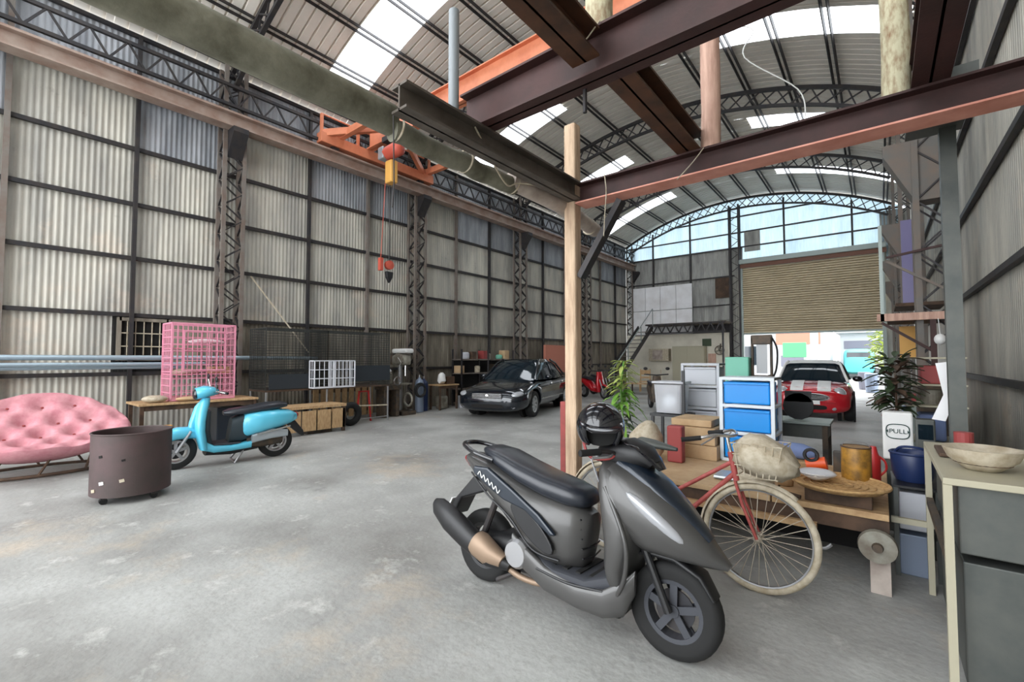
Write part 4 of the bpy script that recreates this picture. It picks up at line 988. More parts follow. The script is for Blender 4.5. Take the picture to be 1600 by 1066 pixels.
for s in (-1, 1):
    for pts in (((.80,.73,.88),(.38,.59,1.32),(.15,.55,1.385)), ((-.5,.79,.9),(-.5,.66,1.25),(-.5,.55,1.39)), ((-1.72,.68,.95),(-1.5,.56,1.3),(-1.2,.54,1.38))):
        obj('pillar', MB().tube([(x, s*y*1.005, z) for x, y, z in pts], .03, 6), 'black_plastic' if pts[0][0] < 0 else 'white', t)
    obj('side_mirror', MB().ell((.5, s*.93, .96), (.06,.1,.07), 12, 8), 'black_gloss', t, smooth=True)
    h = obj('headlight', MB().ell((1.70, s*.56, .665), (.11,.135,.125), 18, 10), 'lens_clear', t, smooth=True)
    obj('headlight_ring', MB().ring((0,0,0),.12,.012,'x',24,6), 'chrome', h, loc=(1.745, s*.56, .665))
    obj('fog_lamp', MB().ell((1.83, s*.45, .33), (.03,.06,.06), 12, 8), 'lens_clear', t, smooth=True)
    obj('wheel_arch_trim', MB().ring((1.235, s*.835, .32), .365, .02, 'y', 28, 6), 'black_plastic', t)
    vs = []
    for x, z in ((1.815,.70),(1.72,.762),(1.5,.822),(1.2,.868),(.98,.897),(.85,.9)): vs += [(x, s*.14, z+.012), (x, s*.40, z+.006)]
    obj('bonnet_stripe', MB().add(vs, [(2*i,2*i+1,2*i+3,2*i+2) for i in range(5)]), 'white', t)
g = obj('grille', MB().loft([(1.80,.56,.36,.075,0),(1.875,.56,.34,.065,0)],18,3.2), 'black_plastic', t)
for i in range(3): obj('grille_bar', MB().bb(1.875,1.885,-.32,.32,.53+.03*i,.54+.03*i), 'chrome', g)
obj('grille_surround', MB().tube([(1.87,.37*math.cos(a),.56+.085*math.sin(a)) for a in [2*PI*i/24 for i in range(24)]], .014, 6, closed=True), 'chrome', t)
obj('air_intake', MB().loft([(1.80,.33,.34,.06,0),(1.875,.33,.32,.05,0)],16,4), 'dark_void', t)
obj('number_plate', MB().bb(1.88,1.89,-.19,.19,.40,.49), 'white', t)
obj('bumper', MB().bb(1.80,1.885,-.5,.5,.44,.475), 'car_red', t, bevel=.01)

# ================================================================ BENCH AND CLUTTER ON THE RIGHT
t = thing('low_bench', 'low heavy timber bench with cardboard covered top behind the bicycle', 'bench', (0, 0, 0))
obj('top_board', MB().bb(-1.98, -.62, 3.62, 5.0, .455, .495), 'cardboard', t, bevel=.004)
obj('top_board', MB().bb(-.61, .02, 3.62, 5.0, .455, .495), 'wood_board', t, bevel=.004)
obj('front_beam', MB().bb(-1.98, .02, 3.64, 3.72, .36, .455), 'wood_dark', t)
obj('lower_batten', MB().bb(-1.7, -.35, 3.6, 3.64, .33, .37), 'wood_board', t)
obj('end_beam', MB().bb(-.06, .02, 3.72, 4.97, .36, .455), 'wood_dark', t)
for x, y in ((-.03, 3.68), (-1.93, 3.68), (-.03, 4.93), (-1.93, 4.93)): obj('leg', MB().bb(x-.05, x+.05, y-.04, y+.04, 0, .36), 'pale_pipe', t)
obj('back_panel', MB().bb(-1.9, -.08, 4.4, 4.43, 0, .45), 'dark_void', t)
obj('hook_bracket', curve_tube([(-.36,3.6,.35),(-.36,3.58,.25),(-.31,3.57,.23),(-.27,3.58,.26)], .01, 6), 'alu', t)
t = thing('cast_wheel', 'grey cast disc with hub bolted at the right end of the low bench', 'disc', (-.04, 3.6, .30))
obj('disc', MB().lathe([(.02,-.02),(.095,-.018),(.10,.0),(.10,.02),(.02,.022)], 26, (0,0,0), 'y'), 'machine', t, smooth=True)
obj('hub', MB().lathe([(.025,-.045),(.03,-.02),(.03,0)], 14, (0,0,0), 'y'), 'machine_dark', t)
def drawers(label, x0, x1, y0, y1, z0, tiers, h, frame, front, grp=None, bottom_back=False):
    t = thing('drawer_unit', label, 'drawers', ((x0+x1)/2, y0, z0))
    w_ = (x1-x0)/2; d = y1-y0
    fr = MB(); r = .016
    for s in (-1, 1):
        fr.bb(s*w_-r, s*w_+r, -.01, .02, 0, h*tiers); fr.bb(s*w_-r, s*w_+r, d-.03, d, 0, h*tiers)
        for k in range(tiers+1): fr.bb(s*w_-r, s*w_+r, 0, d, h*k-.012, h*k+.012)
    for k in range(tiers+1): fr.bb(-w_, w_, -.012, .02, h*k-.014, h*k+.014)
    fr.bb(-w_-r, w_+r, -.01, d, h*tiers-.006, h*tiers+.014)
    obj('frame', fr, frame, t, bevel=.003)
    for k in range(tiers):
        dr = obj('drawer', MB().bb(-w_+r+.006, w_-r-.006, .004, d-.03, h*k+.02, h*(k+1)-.03), front, t, bevel=.012)
        obj('drawer_lip', MB().bb(-w_+r+.008, w_-r-.008, -.012, .006, h*(k+1)-.055, h*(k+1)-.035), front, dr, bevel=.004)
    return t
drawers('three tier bright blue plastic drawer unit with pale frame on the low bench', -1.18, -.75, 4.6, 4.98, .51, 3, .252, 'drawer_frame', 'blue_drawer')
drawers('tall pale grey plastic drawer unit behind the cardboard boxes', -1.84, -1.44, 5.5, 5.9, .62, 3, .255, 'grey_plastic', 'grey_plastic')
tag(obj('wooden_crate', MB().bb(-1.95, -1.35, 5.46, 6.0, 0, .6), 'wood_board', bevel=.01), 'plain wooden crate on the floor under the pale grey drawer unit', 'crate')
for k, (x0, x1, y0, z0, z1, lb) in enumerate(((-1.66,-1.2,4.5,.497,.625,'lowest tan cardboard box of the stack left of the blue drawers'),(-1.62,-1.22,4.52,.63,.79,'middle tan cardboard box of the stack left of the blue drawers'),(-1.64,-1.26,4.55,.795,.86,'flat topmost cardboard box of the stack left of the blue drawers'))):
    t = tag(obj('cardboard_box', MB().bb(x0, x1, y0, y0+.42, z0, z1), 'cardboard', bevel=.004), lb, 'box')
    obj('tape', MB().bb(x0+.18, x0+.23, y0-.001, y0+.421, z1, z1+.001), 'wood_board', t)
# translucent tote with a bag on a small stand
t = thing('storage_tote', 'see-through plastic tote on a black stand left of the grey drawer unit', 'tote', (-1.87, 5.21, 0))
obj('stand', MB().bb(-.2,.2,-.15,.2,.80,.83).bb(-.19,-.16,-.14,-.11,0,.8).bb(.16,.19,-.14,-.11,0,1.32).bb(-.19,-.16,.16,.19,0,.8).bb(.16,.19,.16,.19,0,.8), 'black_plastic', t)
obj('bin', MB().loft([(0,.84,.12,.15,90),(0,1.16,.14,.17,90)], 20, 6), 'clear_plastic', t)
obj('contents', MB().loft([(0,.86,.09,.12,90),(0,.98,.11,.14,90),(0,1.08,.05,.08,90)], 14, 3), 'silver', t, smooth=True)
obj('lid', MB().bb(-.18,.18,-.15,.15,1.17,1.195), 'grey_plastic', t, bevel=.01)
tag(obj('storage_box', MB().bb(-1.29,-1.06,5.2,5.45,1.0,1.47), 'green_box', bevel=.012), 'pale green box standing above and behind the blue drawer unit', 'box')
tag(obj('side_cabinet', MB().bb(-1.3,-.87,5.17,5.6,0,.995), 'grey_plastic', bevel=.01), 'plain grey cabinet behind the blue drawer unit', 'cabinet')
t = thing('open_frame', 'dark upright frame with clear pane beside the pale green box', 'frame', (-.955, 5.3, 1.0))
obj('frame', MB().bb(-.1,-.075,-.02,.02,0,.68).bb(.075,.1,-.02,.02,0,.68).bb(-.1,.1,-.02,.02,.6,.7).bb(-.1,.1,-.05,.05,0,.28), 'machine_dark', t, bevel=.01)
obj('pane', MB().bb(-.05,.05,-.004,.004,.3,.6), 'outdoor_white', t)
obj('strap', curve_tube([(.09,0,.68),(.14,0,.55),(.13,0,.35),(.08,0,.22)], .01, 6), 'black_plastic', t)
tag(obj('red_canister', MB().bb(-1.56,-1.42,4.2,4.3,.497,.83), 'dusty_red', bevel=.015), 'upright dusty red metal canister beside the bicycle saddle', 'canister')
o = MB().loft([(-1.75,.50,.12,.10,90,4.2),(-1.76,.58,.17,.16,90,4.2),(-1.76,.72,.16,.15,90,4.2),(-1.74,.82,.09,.08,90,4.2),(-1.73,.86,.03,.03,90,4.2)], 20, 2.2)
tag(obj('sack', o, 'cream', smooth=True), 'bulging cream sack on the bench left of the red canister', 'sack')
# grey cutting table with the black round panel
t = table('saw_table', 'grey topped low table in front of the red compact car', -.74, 6.15, .62, .5, .76, 'galv', 'machine_dark', th=.03)
obj('apron', MB().bb(-.28,.28,-.2,.2,.58,.73), 'slate_metal', t)
t = thing('paddle_board', 'black round paddle shaped board standing on the grey topped table', 'board', (-.74, 6.1, .762))
obj('disc', MB().lathe([(.005,-.01),(.15,-.01),(.155,0),(.15,.01),(.005,.01)], 14, (0,0,.15), 'y'), 'black_plastic', t); obj('top_tab', MB().bb(-.13,.13,-.01,.01,.2,.32), 'black_plastic', t)
# things on the right half of the bench
t = thing('tin_can', 'rusty mustard yellow round tin on the bench behind the wicker tray', 'tin', (-.15, 4.06, .497))
obj('body', MB().lathe([(.084,0),(.088,.01),(.088,.32),(.084,.33)], 28), 'yellow_can', t, smooth=True); obj('rim', MB().ring((0,0,.33),.087,.005,'z',28,6), 'wood_dark', t); obj('handle', curve_tube([(-.088,0,.29),(-.06,-.02,.36),(.06,-.02,.36),(.088,0,.29)],.003,5), 'alu', t)
tag(obj('wood_block', MB().bb(-.42,-.06,3.66,3.9,.497,.585), 'wood_dark', bevel=.005), 'dark wood block propping up the round wicker tray', 'block')
t = thing('wicker_tray', 'round shallow wicker tray on the right end of the low bench', 'tray', (-.24, 3.80, .588))
mb = MB(); mb.lathe([(.005,.012),(.24,.014),(.27,.03),(.275,.03),(.245,.0),(.005,0)], 40)
obj('base', mb, 'wicker', t, smooth=True); 
for k in range(6): obj('weave_ring', MB().ring((0,0,.016), .04+.04*k, .004, 'z', 36, 4), 'wicker', t)
obj('rim', MB().ring((0,0,.032), .275, .009, 'z', 44, 6), 'wicker', t, smooth=True)
t = thing('wrapped_bowl', 'white bowl wrapped in clear plastic on the wicker tray', 'bowl', (-.36, 3.80, .615))
obj('bowl', MB().lathe([(.04,0),(.09,.03),(.1,.05),(.09,.052),(.02,.02)], 24), 'white', t, smooth=True); obj('wrap', MB().ell((0,0,.045),(.115,.10,.03)), 'clear_plastic', t, smooth=True)
t = thing('grinder', 'orange and black hand power tool between the jar and yellow tin', 'tool', (-.38, 4.0, .497))
obj('motor', MB().tube([(-.06,0,.17),(.06,0,.2)], .045, 14), 'orange_plastic', t, smooth=True); obj('handle', MB().tube([(0,0,.16),(.0,0,.02)], .03, 10), 'orange_plastic', t, smooth=True)
obj('base', MB().box((0,0,.02),(.14,.1,.04)), 'black_plastic', t, bevel=.01); obj('guard', MB().ring((-.03,-.03,.25),.04,.012,'y',18,6), 'black_plastic', t)
t = thing('glass_jar', 'squat jar with white lid on the bench below the blue cloth', 'jar', (-.58, 4.0, .497))
obj('jar', MB().lathe([(.05,0),(.055,.02),(.055,.14),(.045,.16)], 20), 'wood_board', t, smooth=True); obj('lid', MB().lathe([(.07,.165),(.075,.18),(.06,.23),(.02,.24)], 20), 'white', t, smooth=True)
tag(obj('cloth_roll', MB().loft([(-.72,.70,.05,.05,0,4.35),(-.66,.71,.08,.06,0,4.35),(-.5,.70,.085,.062,0,4.35),(-.42,.69,.05,.04,0,4.35)], 18, 2.2), 'blue_cloth', smooth=True), 'grey blue rolled cloth lying on the box behind the jar', 'cloth')
tag(obj('parts_box', MB().bb(-.74,-.4,4.22,4.5,.497,.638), 'wood_board', bevel=.005), 'shallow wooden box under the grey blue rolled cloth', 'box')
tag(obj('hammer_handle', MB().tube([(-.66,3.68,.53),(-.44,3.64,.515)], [.02,.013], 10), 'wood_dark', smooth=True), 'dark wooden tool handle lying on the bench front edge', 'handle')
tag(obj('parts_bag', MB().loft([(-.86,.56,.05,.04,0,3.78),(-.8,.58,.10,.08,0,3.78),(-.68,.56,.09,.06,0,3.78),(-.62,.54,.03,.03,0,3.78)], 16, 2.2), 'cream', smooth=True), 'small cream cloth pouch on the bench near the bicycle basket', 'pouch')
tag(obj('green_vice', MB().box((-.27,4.3,.62),(.06,.05,.25)), 'machine_dark', bevel=.01), 'dark upright clamp behind the orange power tool', 'clamp')
tag(obj('steel_tray', MB().loft([(-1.05,.515,.12,.015,0,3.95),(-.85,.515,.12,.015,0,3.95)], 12, 6), 'silver'), 'flat silver tray on the bench in front of the blue drawers', 'tray')

# ---- stand with tub, white sign box
t = thing('steel_stand', 'open pale steel stand between the low bench and the sink cabinet', 'stand', (0, 0, 0))
for x in (.06, .27):
    for y in (4.05, 4.5): obj('leg', MB().bb(x-.012,x+.012,y-.012,y+.012,0,.585), 'slate_metal', t)
obj('shelf', MB().bb(.04,.29,4.03,4.52,.585,.6), 'black_plastic', t); obj('cross_bar', MB().bb(.03,.24,3.84,3.87,.40,.435), 'bench_cream', t)
tag(obj('grey_crate', MB().bb(.075,.22,4.08,4.4,.30,.55), 'grey_plastic', bevel=.008), 'upper pale grey crate under the black shelf', 'crate')
tag(obj('grey_crate', MB().bb(.07,.22,4.08,4.4,.0,.27), 'gas_blue', bevel=.008), 'lower blue grey crate on the floor under the black shelf', 'crate')
t = thing('plastic_tub', 'navy blue plastic tub with handle slot on the black shelf', 'tub', (.16, 4.25, .602))
obj('body', MB().lathe([(.095,0),(.115,.05),(.125,.19),(.12,.2),(.11,.19),(.09,.03)], 28), 'navy_tub', t, smooth=True); obj('rim', MB().ring((0,0,.19),.125,.008,'z',28,6), 'navy_tub', t)
obj('handle', curve_tube([(-.10,-.05,.19),(-.06,-.1,.24),(.04,-.11,.24),(.09,-.06,.19)],.009,6), 'navy_tub', t)
t = thing('red_jug', 'small bright red plastic jug left of the navy tub', 'jug', (-.06, 4.55, .497))
obj('body', MB().lathe([(.04,0),(.045,.01),(.045,.18),(.03,.22),(.02,.27)], 18), 'red_plastic', t, smooth=True); obj('handle', curve_tube([(.04,0,.05),(.075,0,.1),(.07,0,.16),(.03,0,.2)],.008,6), 'red_plastic', t)
t = thing('sign_box', 'white metal box with a dark green oval lettered emblem', 'box', (.10, 5.02, 0))
obj('box', MB().bb(-.10,.10,0,.16,.60,1.0), 'white', t, bevel=.015); obj('base', MB().bb(-.09,.09,.02,.15,0,.6), 'slate_metal', t)
em = [(.075*math.copysign(abs(math.cos(a))**.6, math.cos(a)), -.004, .84+.06*math.copysign(abs(math.sin(a))**.6, math.sin(a))) for a in [2*PI*i/32 for i in range(32)]]
obj('oval', MB().tube(em, .004, 6, closed=True), 'ink', t)
def text(s, size, loc, rot, m, parent, name='lettering'):
    cu = bpy.data.curves.new(name, 'FONT'); cu.body = s; cu.size = size; cu.extrude = .0015; cu.align_x = 'CENTER'; cu.align_y = 'CENTER'
    tmp = bpy.data.objects.new('tmp', cu); C.objects.link(tmp); bpy.context.view_layer.update()
    me = bpy.data.meshes.new_from_object(tmp.evaluated_get(bpy.context.evaluated_depsgraph_get())); bpy.data.objects.remove(tmp, do_unlink=True)
    me.materials.clear(); me.materials.append(MATS[m]); o = bpy.data.objects.new(name, me); C.objects.link(o); o.parent = parent; o.location = loc; o.rotation_euler = rot; return o
text('PULL', .052, (0, -.003, .84), (PI/2, 0, 0), 'ink', t)
for s in (-1, 1): obj('arrow', MB().prism([(s*.074,.84),(s*.062,.855),(s*.062,.825)], -.006, -.002), 'ink', t)
t = thing('meter_box', 'small grey framed box next to the white emblem box', 'box', (.27, 4.95, 0))
obj('body', MB().bb(-.06,.06,0,.12,.0,.96), 'slate_metal', t, bevel=.01); obj('window', MB().bb(-.045,.045,-.006,0,.80,.92), 'car_glass', t)

# ---- sink cabinet at the right edge
t = thing('sink_cabinet', 'grey sheet metal sink cabinet in a cream angle frame at the far right', 'cabinet', (0, 0, 0))
obj('worktop', MB().bb(.2,.9,2.75,3.88,.90,.93), 'bench_cream', t, bevel=.004)
for x in (.215,.88):
    for y in (2.77, 3.85): obj('leg', MB().bb(x-.015,x+.015,y-.02,y+.02,0,.9), 'bench_cream', t)
obj('upper_panel', MB().bb(.25,.86,2.8,3.82,.6,.9), 'slate_metal', t, bevel=.006); obj('lower_panel', MB().bb(.26,.86,2.82,3.8,.03,.56), 'slate_metal', t, bevel=.006)
obj('rail', MB().bb(.2,.23,2.8,3.8,.56,.6), 'machine_dark', t); obj('pipe', MB().tube([(.235,2.95,.57),(.235,3.6,.57)],.012,8), 'alu', t)
t = thing('mixing_bowl', 'stained cream basin with brown rim on the sink cabinet', 'basin', (.36, 3.05, .932))
obj('bowl', MB().lathe([(.06,0),(.12,.05),(.14,.10),(.13,.1),(.05,.02)], 26), 'cream', t, smooth=True); obj('contents', MB().cyl((0,0,.03),.1,.03,20), 'wood_dark', t)
t = thing('tray', 'worn brown tray beside the basin on the sink cabinet', 'tray', (.34, 3.45, .932))
obj('base', MB().box((0,0,.012),(.22,.3,.02)), 'wood_dark', t, bevel=.005); obj('jar', MB().cyl((0,0,.022),.04,.1,16), 'dusty_red', t)
tag(obj('calendar', MB().add([(.30,4.35,1.42),(.37,4.35,1.43),(.335,4.34,1.2),(.40,4.34,1.2),(.27,4.32,1.03),(.34,4.32,1.02)], [(0,1,3,2),(2,3,5,4)]), 'board_white'), 'pale curled paper sheet hanging beside the dark steel post', 'paper')
bpy.data.objects['calendar'].modifiers.new('thickness', 'SOLIDIFY').thickness = .004
po = bpy.data.objects['steel_post']; po.data = mesh('steel_post', MB().bb(.335,.415,4.0,4.08,0,2.95), 'slate_metal')
tag(obj('post_bracket', MB().bb(.17,.45,3.4,4.1,2.95,3.05), 'slate_metal'), 'steel bracket joining the dark post to the overhead joist', 'bracket', kind='structure')

# ---- shelf rack with red box and leafy plant farther along the right
t = thing('shelf_rack', 'cluttered open shelf rack with pale shelves by the right columns', 'rack', (0, 0, 0))
for x in (.2, .56):
    for y in (5.5, 5.95): obj('upright', MB().bb(x-.012,x+.012,y-.012,y+.012,0,1.5), 'right_steel', t)
for z in (.7, 1.02, 1.21, 1.45): obj('shelf', MB().bb(.18,.58,5.48,5.97,z,z+.015), 'bench_cream', t)
tag(obj('red_case', MB().bb(.28,.47,5.52,5.85,1.226,1.39), 'dusty_red', bevel=.01), 'dusty red case on the upper shelf of the right rack', 'case')
tag(obj('dark_case', MB().bb(.26,.44,5.52,5.85,.716,.95), 'blue_cloth', bevel=.02), 'blue grey bundle on the lower shelf of the right rack', 'bundle')
tag(obj('round_tin', MB().cyl((.36,5.7,1.036),.07,.13), 'machine'), 'round dull tin on the middle shelf of the right rack', 'tin')
def leafy(t, n, c, r, h, L, W, mats, seed, droop=.5, stem=True):
    random.seed(seed)
    for m in mats: 
        mb = MB()
        for k in range(n//len(mats)):
            a = random.uniform(0, 2*PI); u = random.random(); b = Vector((c[0]+r*.35*math.cos(a)*random.random(), c[1]+r*.35*math.sin(a)*random.random(), c[2]+h*u))
            el = random.uniform(-.2, .9); d = Vector((math.cos(a)*math.cos(el), math.sin(a)*math.cos(el), math.sin(el))); sd = Vector((-math.sin(a), math.cos(a), 0))
            l = L*random.uniform(.6, 1.1); vs = []
            for i, wf in enumerate((.15, .8, 1, .7, .05)):
                q = i/4; p = b + d*l*q - Vector((0,0,droop*l*q*q)); vs += [p-sd*W*wf*.5+Vector((0,0,.15*W)), p, p+sd*W*wf*.5+Vector((0,0,.15*W))]
            mb.add(vs, [(3*i+j,3*i+j+1,3*i+j+4,3*i+j+3) for i in range(4) for j in range(2)])
        o = obj('foliage', mb, m, t, smooth=True, calc=False); o['kind'] = 'stuff'
t = thing('potted_plant', 'tall green leafy plant with pale upper leaves behind the helmet', 'plant', (-2.43, 5.05, 0))
obj('pot', MB().lathe([(.10,0),(.14,.26),(.15,.26),(.15,.29),(.12,.29),(.12,.24)], 22), 'dusty_red', t, smooth=True)
obj('stem', curve_tube([(0,0,.25),(.03,0,.7),(.0,.02,1.1),(.05,0,1.42)], .012, 7), 'leaf', t)
leafy(t, 54, (.02,0,.62), .10, .45, .26, .055, ['leaf'], 5, .7); leafy(t, 44, (.03,0,1.08), .10, .34, .2, .045, ['leaf_pale'], 6, .45); leafy(t, 16, (.02,0,.5), .12, .35, .24, .06, ['leaf_dark'], 8, .7)
t = thing('potted_plant', 'dark bushy plant in a brick red pot by the right shelf rack', 'plant', (.10, 5.36, 0))
obj('stand', MB().cyl((0,0,0),.09,.72,16), 'slate_metal', t); obj('pot', MB().lathe([(.07,.72),(.10,.92),(.105,.94),(.08,.93)], 20), 'dusty_red', t, smooth=True)
obj('stem', MB().tube([(0,0,.9),(.01,0,1.3)], .01, 6), 'wood_dark', t)
leafy(t, 130, (0,0,.98), .2, .5, .18, .06, ['leaf_dark', 'leaf_dark', 'wood_dark'], 9, .3)
tag(obj('hanging_tube', MB().cyl((-1.24, 2.17, 2.82), .012, .135), 'dark_steel'), 'short dark tube hanging under the largest overhead beam', 'tube')
tag(obj('hose_coil', MB().ring((-9.55,7.86,.62),.17,.03,'x',24,8).ring((-9.5,7.86,.60),.15,.025,'x',24,8), 'rubber'), 'black hose coil hanging between the drilling machine and gas cylinders', 'hose')
tag(obj('cloth_cover', MB().loft([(-9.62,1.13,.10,.01,0,6.8),(-9.55,1.17,.13,.045,0,6.8),(-9.46,1.14,.08,.015,0,6.8)],14,2.2), 'white', smooth=True), 'white rag bundle draped over the old lathe', 'rag')
# ---- scaffold pieces between the right lattice columns
t = thing('scaffold_shelf', 'rusty beam shelf with diagonal braces spanning the right lattice columns', 'shelf', (0, 0, 0))
obj('beam', MB().bb(-.02,.75,8.05,8.15,1.97,2.07), 'timber_pink', t); obj('deck', MB().bb(.1,.75,8.15,9.2,1.98,2.03), 'wood_dark', t)
obj('brace', MB().bar((.03,8.1,1.95),(.55,8.1,1.55),.035), 'rust_beam', t); obj('upper_bar', MB().bar((.1,8.1,2.85),(.75,8.1,2.95),.03), 'rust_beam', t)
obj('brace', MB().bar((.1,8.1,2.8),(.7,8.1,2.35),.03), 'right_steel', t); obj('upright', MB().bb(.02,.06,8.05,8.12,1.97,3.3), 'galv', t); obj('upright', MB().bb(.52,.58,8.03,8.08,.0,1.97), 'rust_beam', t)
tag(obj('purple_sheet', MB().bb(.38,.62,11.8,11.84,2.5,4.2), 'purple_glass'), 'tall purple translucent sheet standing between the right columns', 'sheet')
tag(obj('platform_shelf', MB().bb(.25,.95,11.2,12.4,2.44,2.5), 'wood_dark'), 'dark high shelf carrying the purple translucent sheet', 'shelf', kind='structure')
tag(obj('orange_banner', MB().bb(.24,.52,9.2,9.22,1.45,1.95), 'hoist_yellow'), 'orange yellow banner hanging under the rusty beam shelf', 'banner')
tag(obj('white_globe', MB().ell((.60,7.9,1.70),(.06,.06,.07)), 'white', smooth=True), 'white round lamp globe hanging below the rusty beam shelf', 'lamp')
obj('lamp_cord', MB().tube([(.60,7.9,1.76),(.60,8.07,2.0)], .005, 5), 'white', bpy.data.objects['white_globe'])
random.seed(21)
for i in range(9):
    x = .3+.05*(i % 4)+random.uniform(0,.03); y = (6.5,6.95,7.42,8.72,9.3,9.8,10.3,10.8,11.3)[i]; h = random.uniform(.5, 1.5); mm = ['machine_dark','cardboard','slate_metal','wood_dark','galv','dusty_red','cream','machine','blue_cloth'][i]
    nm = ['dark machine housing','tall tan carton','slate grey locker','brown plank bundle','galvanised locker','dusty red locker','cream carton','grey green machine cover','blue grey covered stack'][i]
    tag(obj('stored_item', MB().bb(x, x+.34, y, y+.38, 0, h), mm, bevel=.015), nm+' standing in the row along the right wall', 'storage')

# ================================================================ FAR END
t = thing('platform', 'dark steel mezzanine platform with lattice edge above the office wall', 'platform', (0, 0, 0))
obj('deck', MB().bb(-9.0,-5.3,21.6,22.9,3.08,3.16), 'column_steel', t)
f = MB().bb(-9.0,-5.3,21.55,21.6,3.08,3.14).bb(-9.0,-5.3,21.55,21.6,2.66,2.72)
for i in range(9): f.bar((-9+.41*i,21.57,2.7),(-9+.41*(i+.5),21.57,3.1),.05); f.bar((-9+.41*(i+.5),21.57,3.1),(-9+.41*(i+1),21.57,2.7),.05)
obj('lattice_edge', f, 'dark_steel', t)
obj('upright', MB().bb(-5.45,-5.38,21.55,21.62,0,3.1), 'dark_steel', t); obj('back_rail', MB().bb(-9,-5.3,22.85,22.9,2.7,3.1), 'dark_steel', t)
t = thing('steel_staircase', 'straight dark steel staircase climbing to the mezzanine platform', 'stair', (0, 0, 0))
for x in (-9.3, -8.6): obj('stringer', MB().bar((x,17.0,.05),(x,21.45,3.0),.05,.2), 'dark_steel', t)
for i in range(14): obj('tread', MB().bb(-9.28,-8.62,17.15+.3*i,17.38+.3*i,.17+.198*i,.20+.198*i), 'column_steel', t)
obj('handrail', MB().tube([(-8.6,17.0,.9),(-8.6,21.5,3.9)],.02,6), 'galv', t)
for i in range(4): obj('rail_post', MB().bar((-8.6,17.3+1.4*i,.2+.92*i),(-8.6,17.3+1.4*i,1.1+.92*i),.03), 'galv', t)
def flat(name, lb, cat, x0, x1, z0, z1, y, m, d=.08): return tag(obj(name, MB().bb(x0,x1,y-d,y,z0,z1), m, bevel=.006), lb, cat)
t = flat('air_conditioner', 'cream window air conditioner unit on the office wall beside the stair', 'conditioner', -9.0,-8.0,1.35,1.95,22.3,'cream', .35)
obj('grille', MB().bb(-8.8,-8.3,21.93,21.95,1.42,1.88), 'pale_pipe', t)
t = thing('steel_cupboard', 'pale green white double cupboard against the office wall', 'cupboard', (-6.9, 22.2, 0))
obj('body', MB().bb(-.85,.6,-.45,.05,0,2.05), 'bench_cream', t, bevel=.01); 
for s in (-.48,.24): d = obj('door', MB().bb(s-.34,s+.34,-.47,-.45,.1,1.98), 'bench_cream', t, bevel=.006); obj('handle', MB().bb(s+.25,s+.28,-.5,-.47,.95,1.15), 'chrome', d)
flat('notice', 'pinkish paper notice on the office wall right of the cupboard', 'notice', -6.25,-5.9,1.0,1.7,22.28,'timber_pink',.02)
flat('notice_board', 'dark green small board high on the office wall', 'board', -6.5,-6.1,2.05,2.4,22.28,'leaf_dark',.03)
t = thing('wall_fan', 'dark caged wall fan on the office wall under the platform end', 'fan', (-5.7, 22.1, 1.85))
obj('cage', MB().ring((0,0,0),.2,.02,'y',22,6), 'machine_dark', t); obj('motor', MB().cyl((0,0,0),.07,.15,14,'y'), 'machine_dark', t); obj('mount', MB().bar((0,.1,0),(0,.2,.3),.05), 'machine_dark', t)
for k in range(4): a = k*PI/2+.4; obj('blade', MB().bar((0,0,0),(.17*math.cos(a),0,.17*math.sin(a)),.07,.01,up=(0,1,0)), 'machine', t)
def chair(lb, x, y, rz, m):
    t = thing('wooden_chair', lb, 'chair', (x, y, 0), rz, None)
    obj('seat', MB().bb(-.22,.22,-.22,.22,.43,.47), m, t)
    for sx in (-.2,.2):
        for sy in (-.2,.2): obj('leg', MB().bb(sx-.025,sx+.025,sy-.025,sy+.025,0,.45 if sy < 0 else 1.0), m, t)
    obj('backrest', MB().bb(-.2,.2,.19,.215,.75,.95), m, t); obj('back_slat', MB().bb(-.2,.2,.19,.215,.58,.66), m, t)
chair('pale wooden chair nearest the stair foot by the office wall', -8.1, 19.3, .3, 'wood_board'); chair('pale wooden chair facing sideways right of the stair', -7.4, 18.8, -1.2, 'cream')
t = table('shop_table', 'low wooden table in front of the pale chairs by the stair', -7.6, 17.9, 1.3, .7, .45, 'wood_board', 'wood_dark')
# motorcycles parked far behind
def bike_far(lb, x, y, rz, m):
    t = thing('parked_motorcycle', lb, 'motorcycle', (x, y, 0), rz)
    wheel(t, -.6, 0, .25, .1, rim='alu', disc=False); wheel(t, .6, 0, .25, .1, rim='alu', disc=False)
    obj('body', MB().loft([(-.85,.68,.06,.04,0),(-.5,.6,.14,.12,0),(-.15,.45,.15,.16,0),(.0,.32,.16,.08,0),(.25,.32,.16,.08,0)], 18, 3), m, t, smooth=True)
    obj('seat', MB().loft([(-.7,.78,.09,.03,0),(-.3,.74,.14,.05,0),(.05,.70,.08,.04,0)], 16, 3), 'seat_vinyl', t, smooth=True)
    obj('front_shield', MB().loft([(.34,.25,.14,.06,90),(.34,.55,.19,.07,90),(.30,.85,.12,.07,90),(.28,.98,.1,.07,90)], 18, 3), m, t, smooth=True)
    obj('front_fender', MB().loft([(.4,.48,.07,.03,30),(.6,.52,.07,.03,0),(.78,.42,.05,.02,-40)], 14, 3), m, t, smooth=True)
    obj('fork_leg', MB().tube([(.38,.07,.7),(.6,.07,.25)], .02, 8), 'alu', t); obj('fork_leg', MB().tube([(.38,-.07,.7),(.6,-.07,.25)], .02, 8), 'alu', t)
    obj('handlebar', MB().tube([(.22,-.33,1.02),(.28,0,1.0),(.22,.33,1.02)], .018, 8), 'black_plastic', t)
    for s in (-1, 1): obj('mirror', MB().ell((.27,s*.3,1.18),(.015,.06,.045)), 'black_plastic', t)
bike_far('bright red scooter parked far behind the timber post', -8.2, 14.9, -.4, 'car_red')
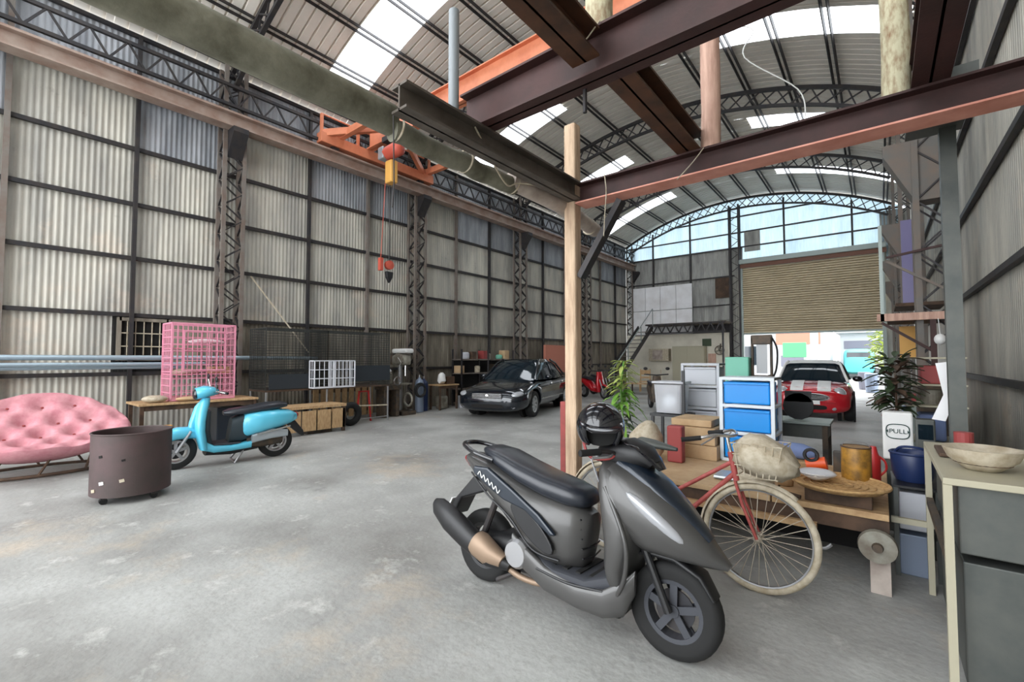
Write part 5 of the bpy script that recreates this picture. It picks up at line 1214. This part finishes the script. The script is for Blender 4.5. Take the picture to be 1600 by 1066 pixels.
bike_far('black motorcycle parked beyond the see-through tote', -5.0, 12.6, -1.0, 'machine_dark')
bike_far('dark scooter parked beside the bright red scooter', -8.7, 16.4, -.5, 'machine_dark')
tag(obj('pink_board', MB().bb(-10.2,-10.1,14.5,16.0,.9,2.0), 'brick_pale'), 'faded pink board leaning on the left wall behind the red scooter', 'board', kind='thing')
tag(obj('board_stand', MB().bb(-10.25,-10.0,14.5,16.0,0,.89), 'wood_dark'), 'dark low cabinet under the faded pink board', 'cabinet')

# ================================================================ OUTSIDE
def house(name, lb, x0, x1, y0, y1, h, m, rm, wins, band=None):
    t = thing(name, lb, 'building', (0, 0, 0)); obj('wall', MB().bb(x0,x1,y0,y1,0,h), m, t); obj('roof', MB().bb(x0-.3,x1+.3,y0-.5,y1+.3,h,h+.25), rm, t)
    for a, b, c, d, mm in wins: obj('window', MB().bb(a,b,y0-.06,y0,c,d), mm, t)
    return t
house('street_house', 'pale house with peach front across the street left side', -12, -3.0, 38, 46, 5.2, 'outdoor_white', 'brick_pale', [(-9,-7.2,1.0,2.4,'car_glass'),(-5.9,-3.2,2.5,3.3,'brick_pale'),(-5.6,-4.2,.9,1.7,'outdoor_grey')])
house('street_house', 'low white building with long dark upper window band across the street', -2.6, 5.5, 47, 55, 3.6, 'outdoor_white', 'outdoor_white', [(-2.3,4.5,2.3,2.95,'outdoor_grey')])
tag(obj('street_sign', MB().bb(-4.9,-3.6,33.9,34.0,1.55,2.5), 'sign_green', bevel=.02), 'pale green sign panel standing across the street', 'sign')
obj('sign_post', MB().bb(-4.3,-4.2,33.92,33.98,0,1.55), 'outdoor_grey', bpy.data.objects['street_sign'])
tag(obj('gate_pillar', MB().bb(-3.0,-2.65,30,30.35,0,3.6), 'outdoor_white'), 'white gate pillar right of the green sign', 'pillar', kind='structure')
t = thing('delivery_truck', 'small turquoise truck parked across the street', 'truck', (-1.25, 43.5, 0))
obj('cab', MB().loft([(-.8,1.15,.9,.75,0),(-.7,1.25,.95,.95,0),(.3,1.25,.95,.95,0),(.8,1.05,.92,.7,0),(.95,.9,.85,.45,0)], 22, 5), 'teal', t, smooth=True).rotation_euler = (0,0,-PI/2)
obj('windscreen', MB().bb(-.7,.7,-.86,-.70,1.35,1.95), 'car_glass', t); obj('cargo_bed', MB().bb(-.9,.9,.8,3.2,.7,1.3), 'teal', t)
for x in (-.85,.85):
    for y in (-.2, 2.6): obj('wheel', MB().cyl((x-.1,y,.32),.32,.2,18,'x'), 'rubber', t)
t = thing('street_tree', 'bright yellow green tree at the right edge of the street opening', 'tree', (.6, 34, 0))
obj('trunk', MB().tube([(0,0,0),(.1,0,1.5),(0,.1,2.6)], [.14,.1,.07], 10), 'wood_dark', t)
leafy(t, 700, (-.1,0,1.0), 2.6, 2.6, .5, .2, ['leaf_pale', 'leaf_pale'], 12, .3)
for i, (x, y, c_, lb) in enumerate(((-.6,27.5,'outdoor_grey','grey roadside bin just outside the shutter opening'),(-.3,25.2,'gas_blue','blue grey drum outside the shutter opening'))):
    tag(obj('street_bin', MB().lathe([(.22,0),(.26,.8),(.2,.82)],16,(x,y,0)), c_), lb, 'bin')
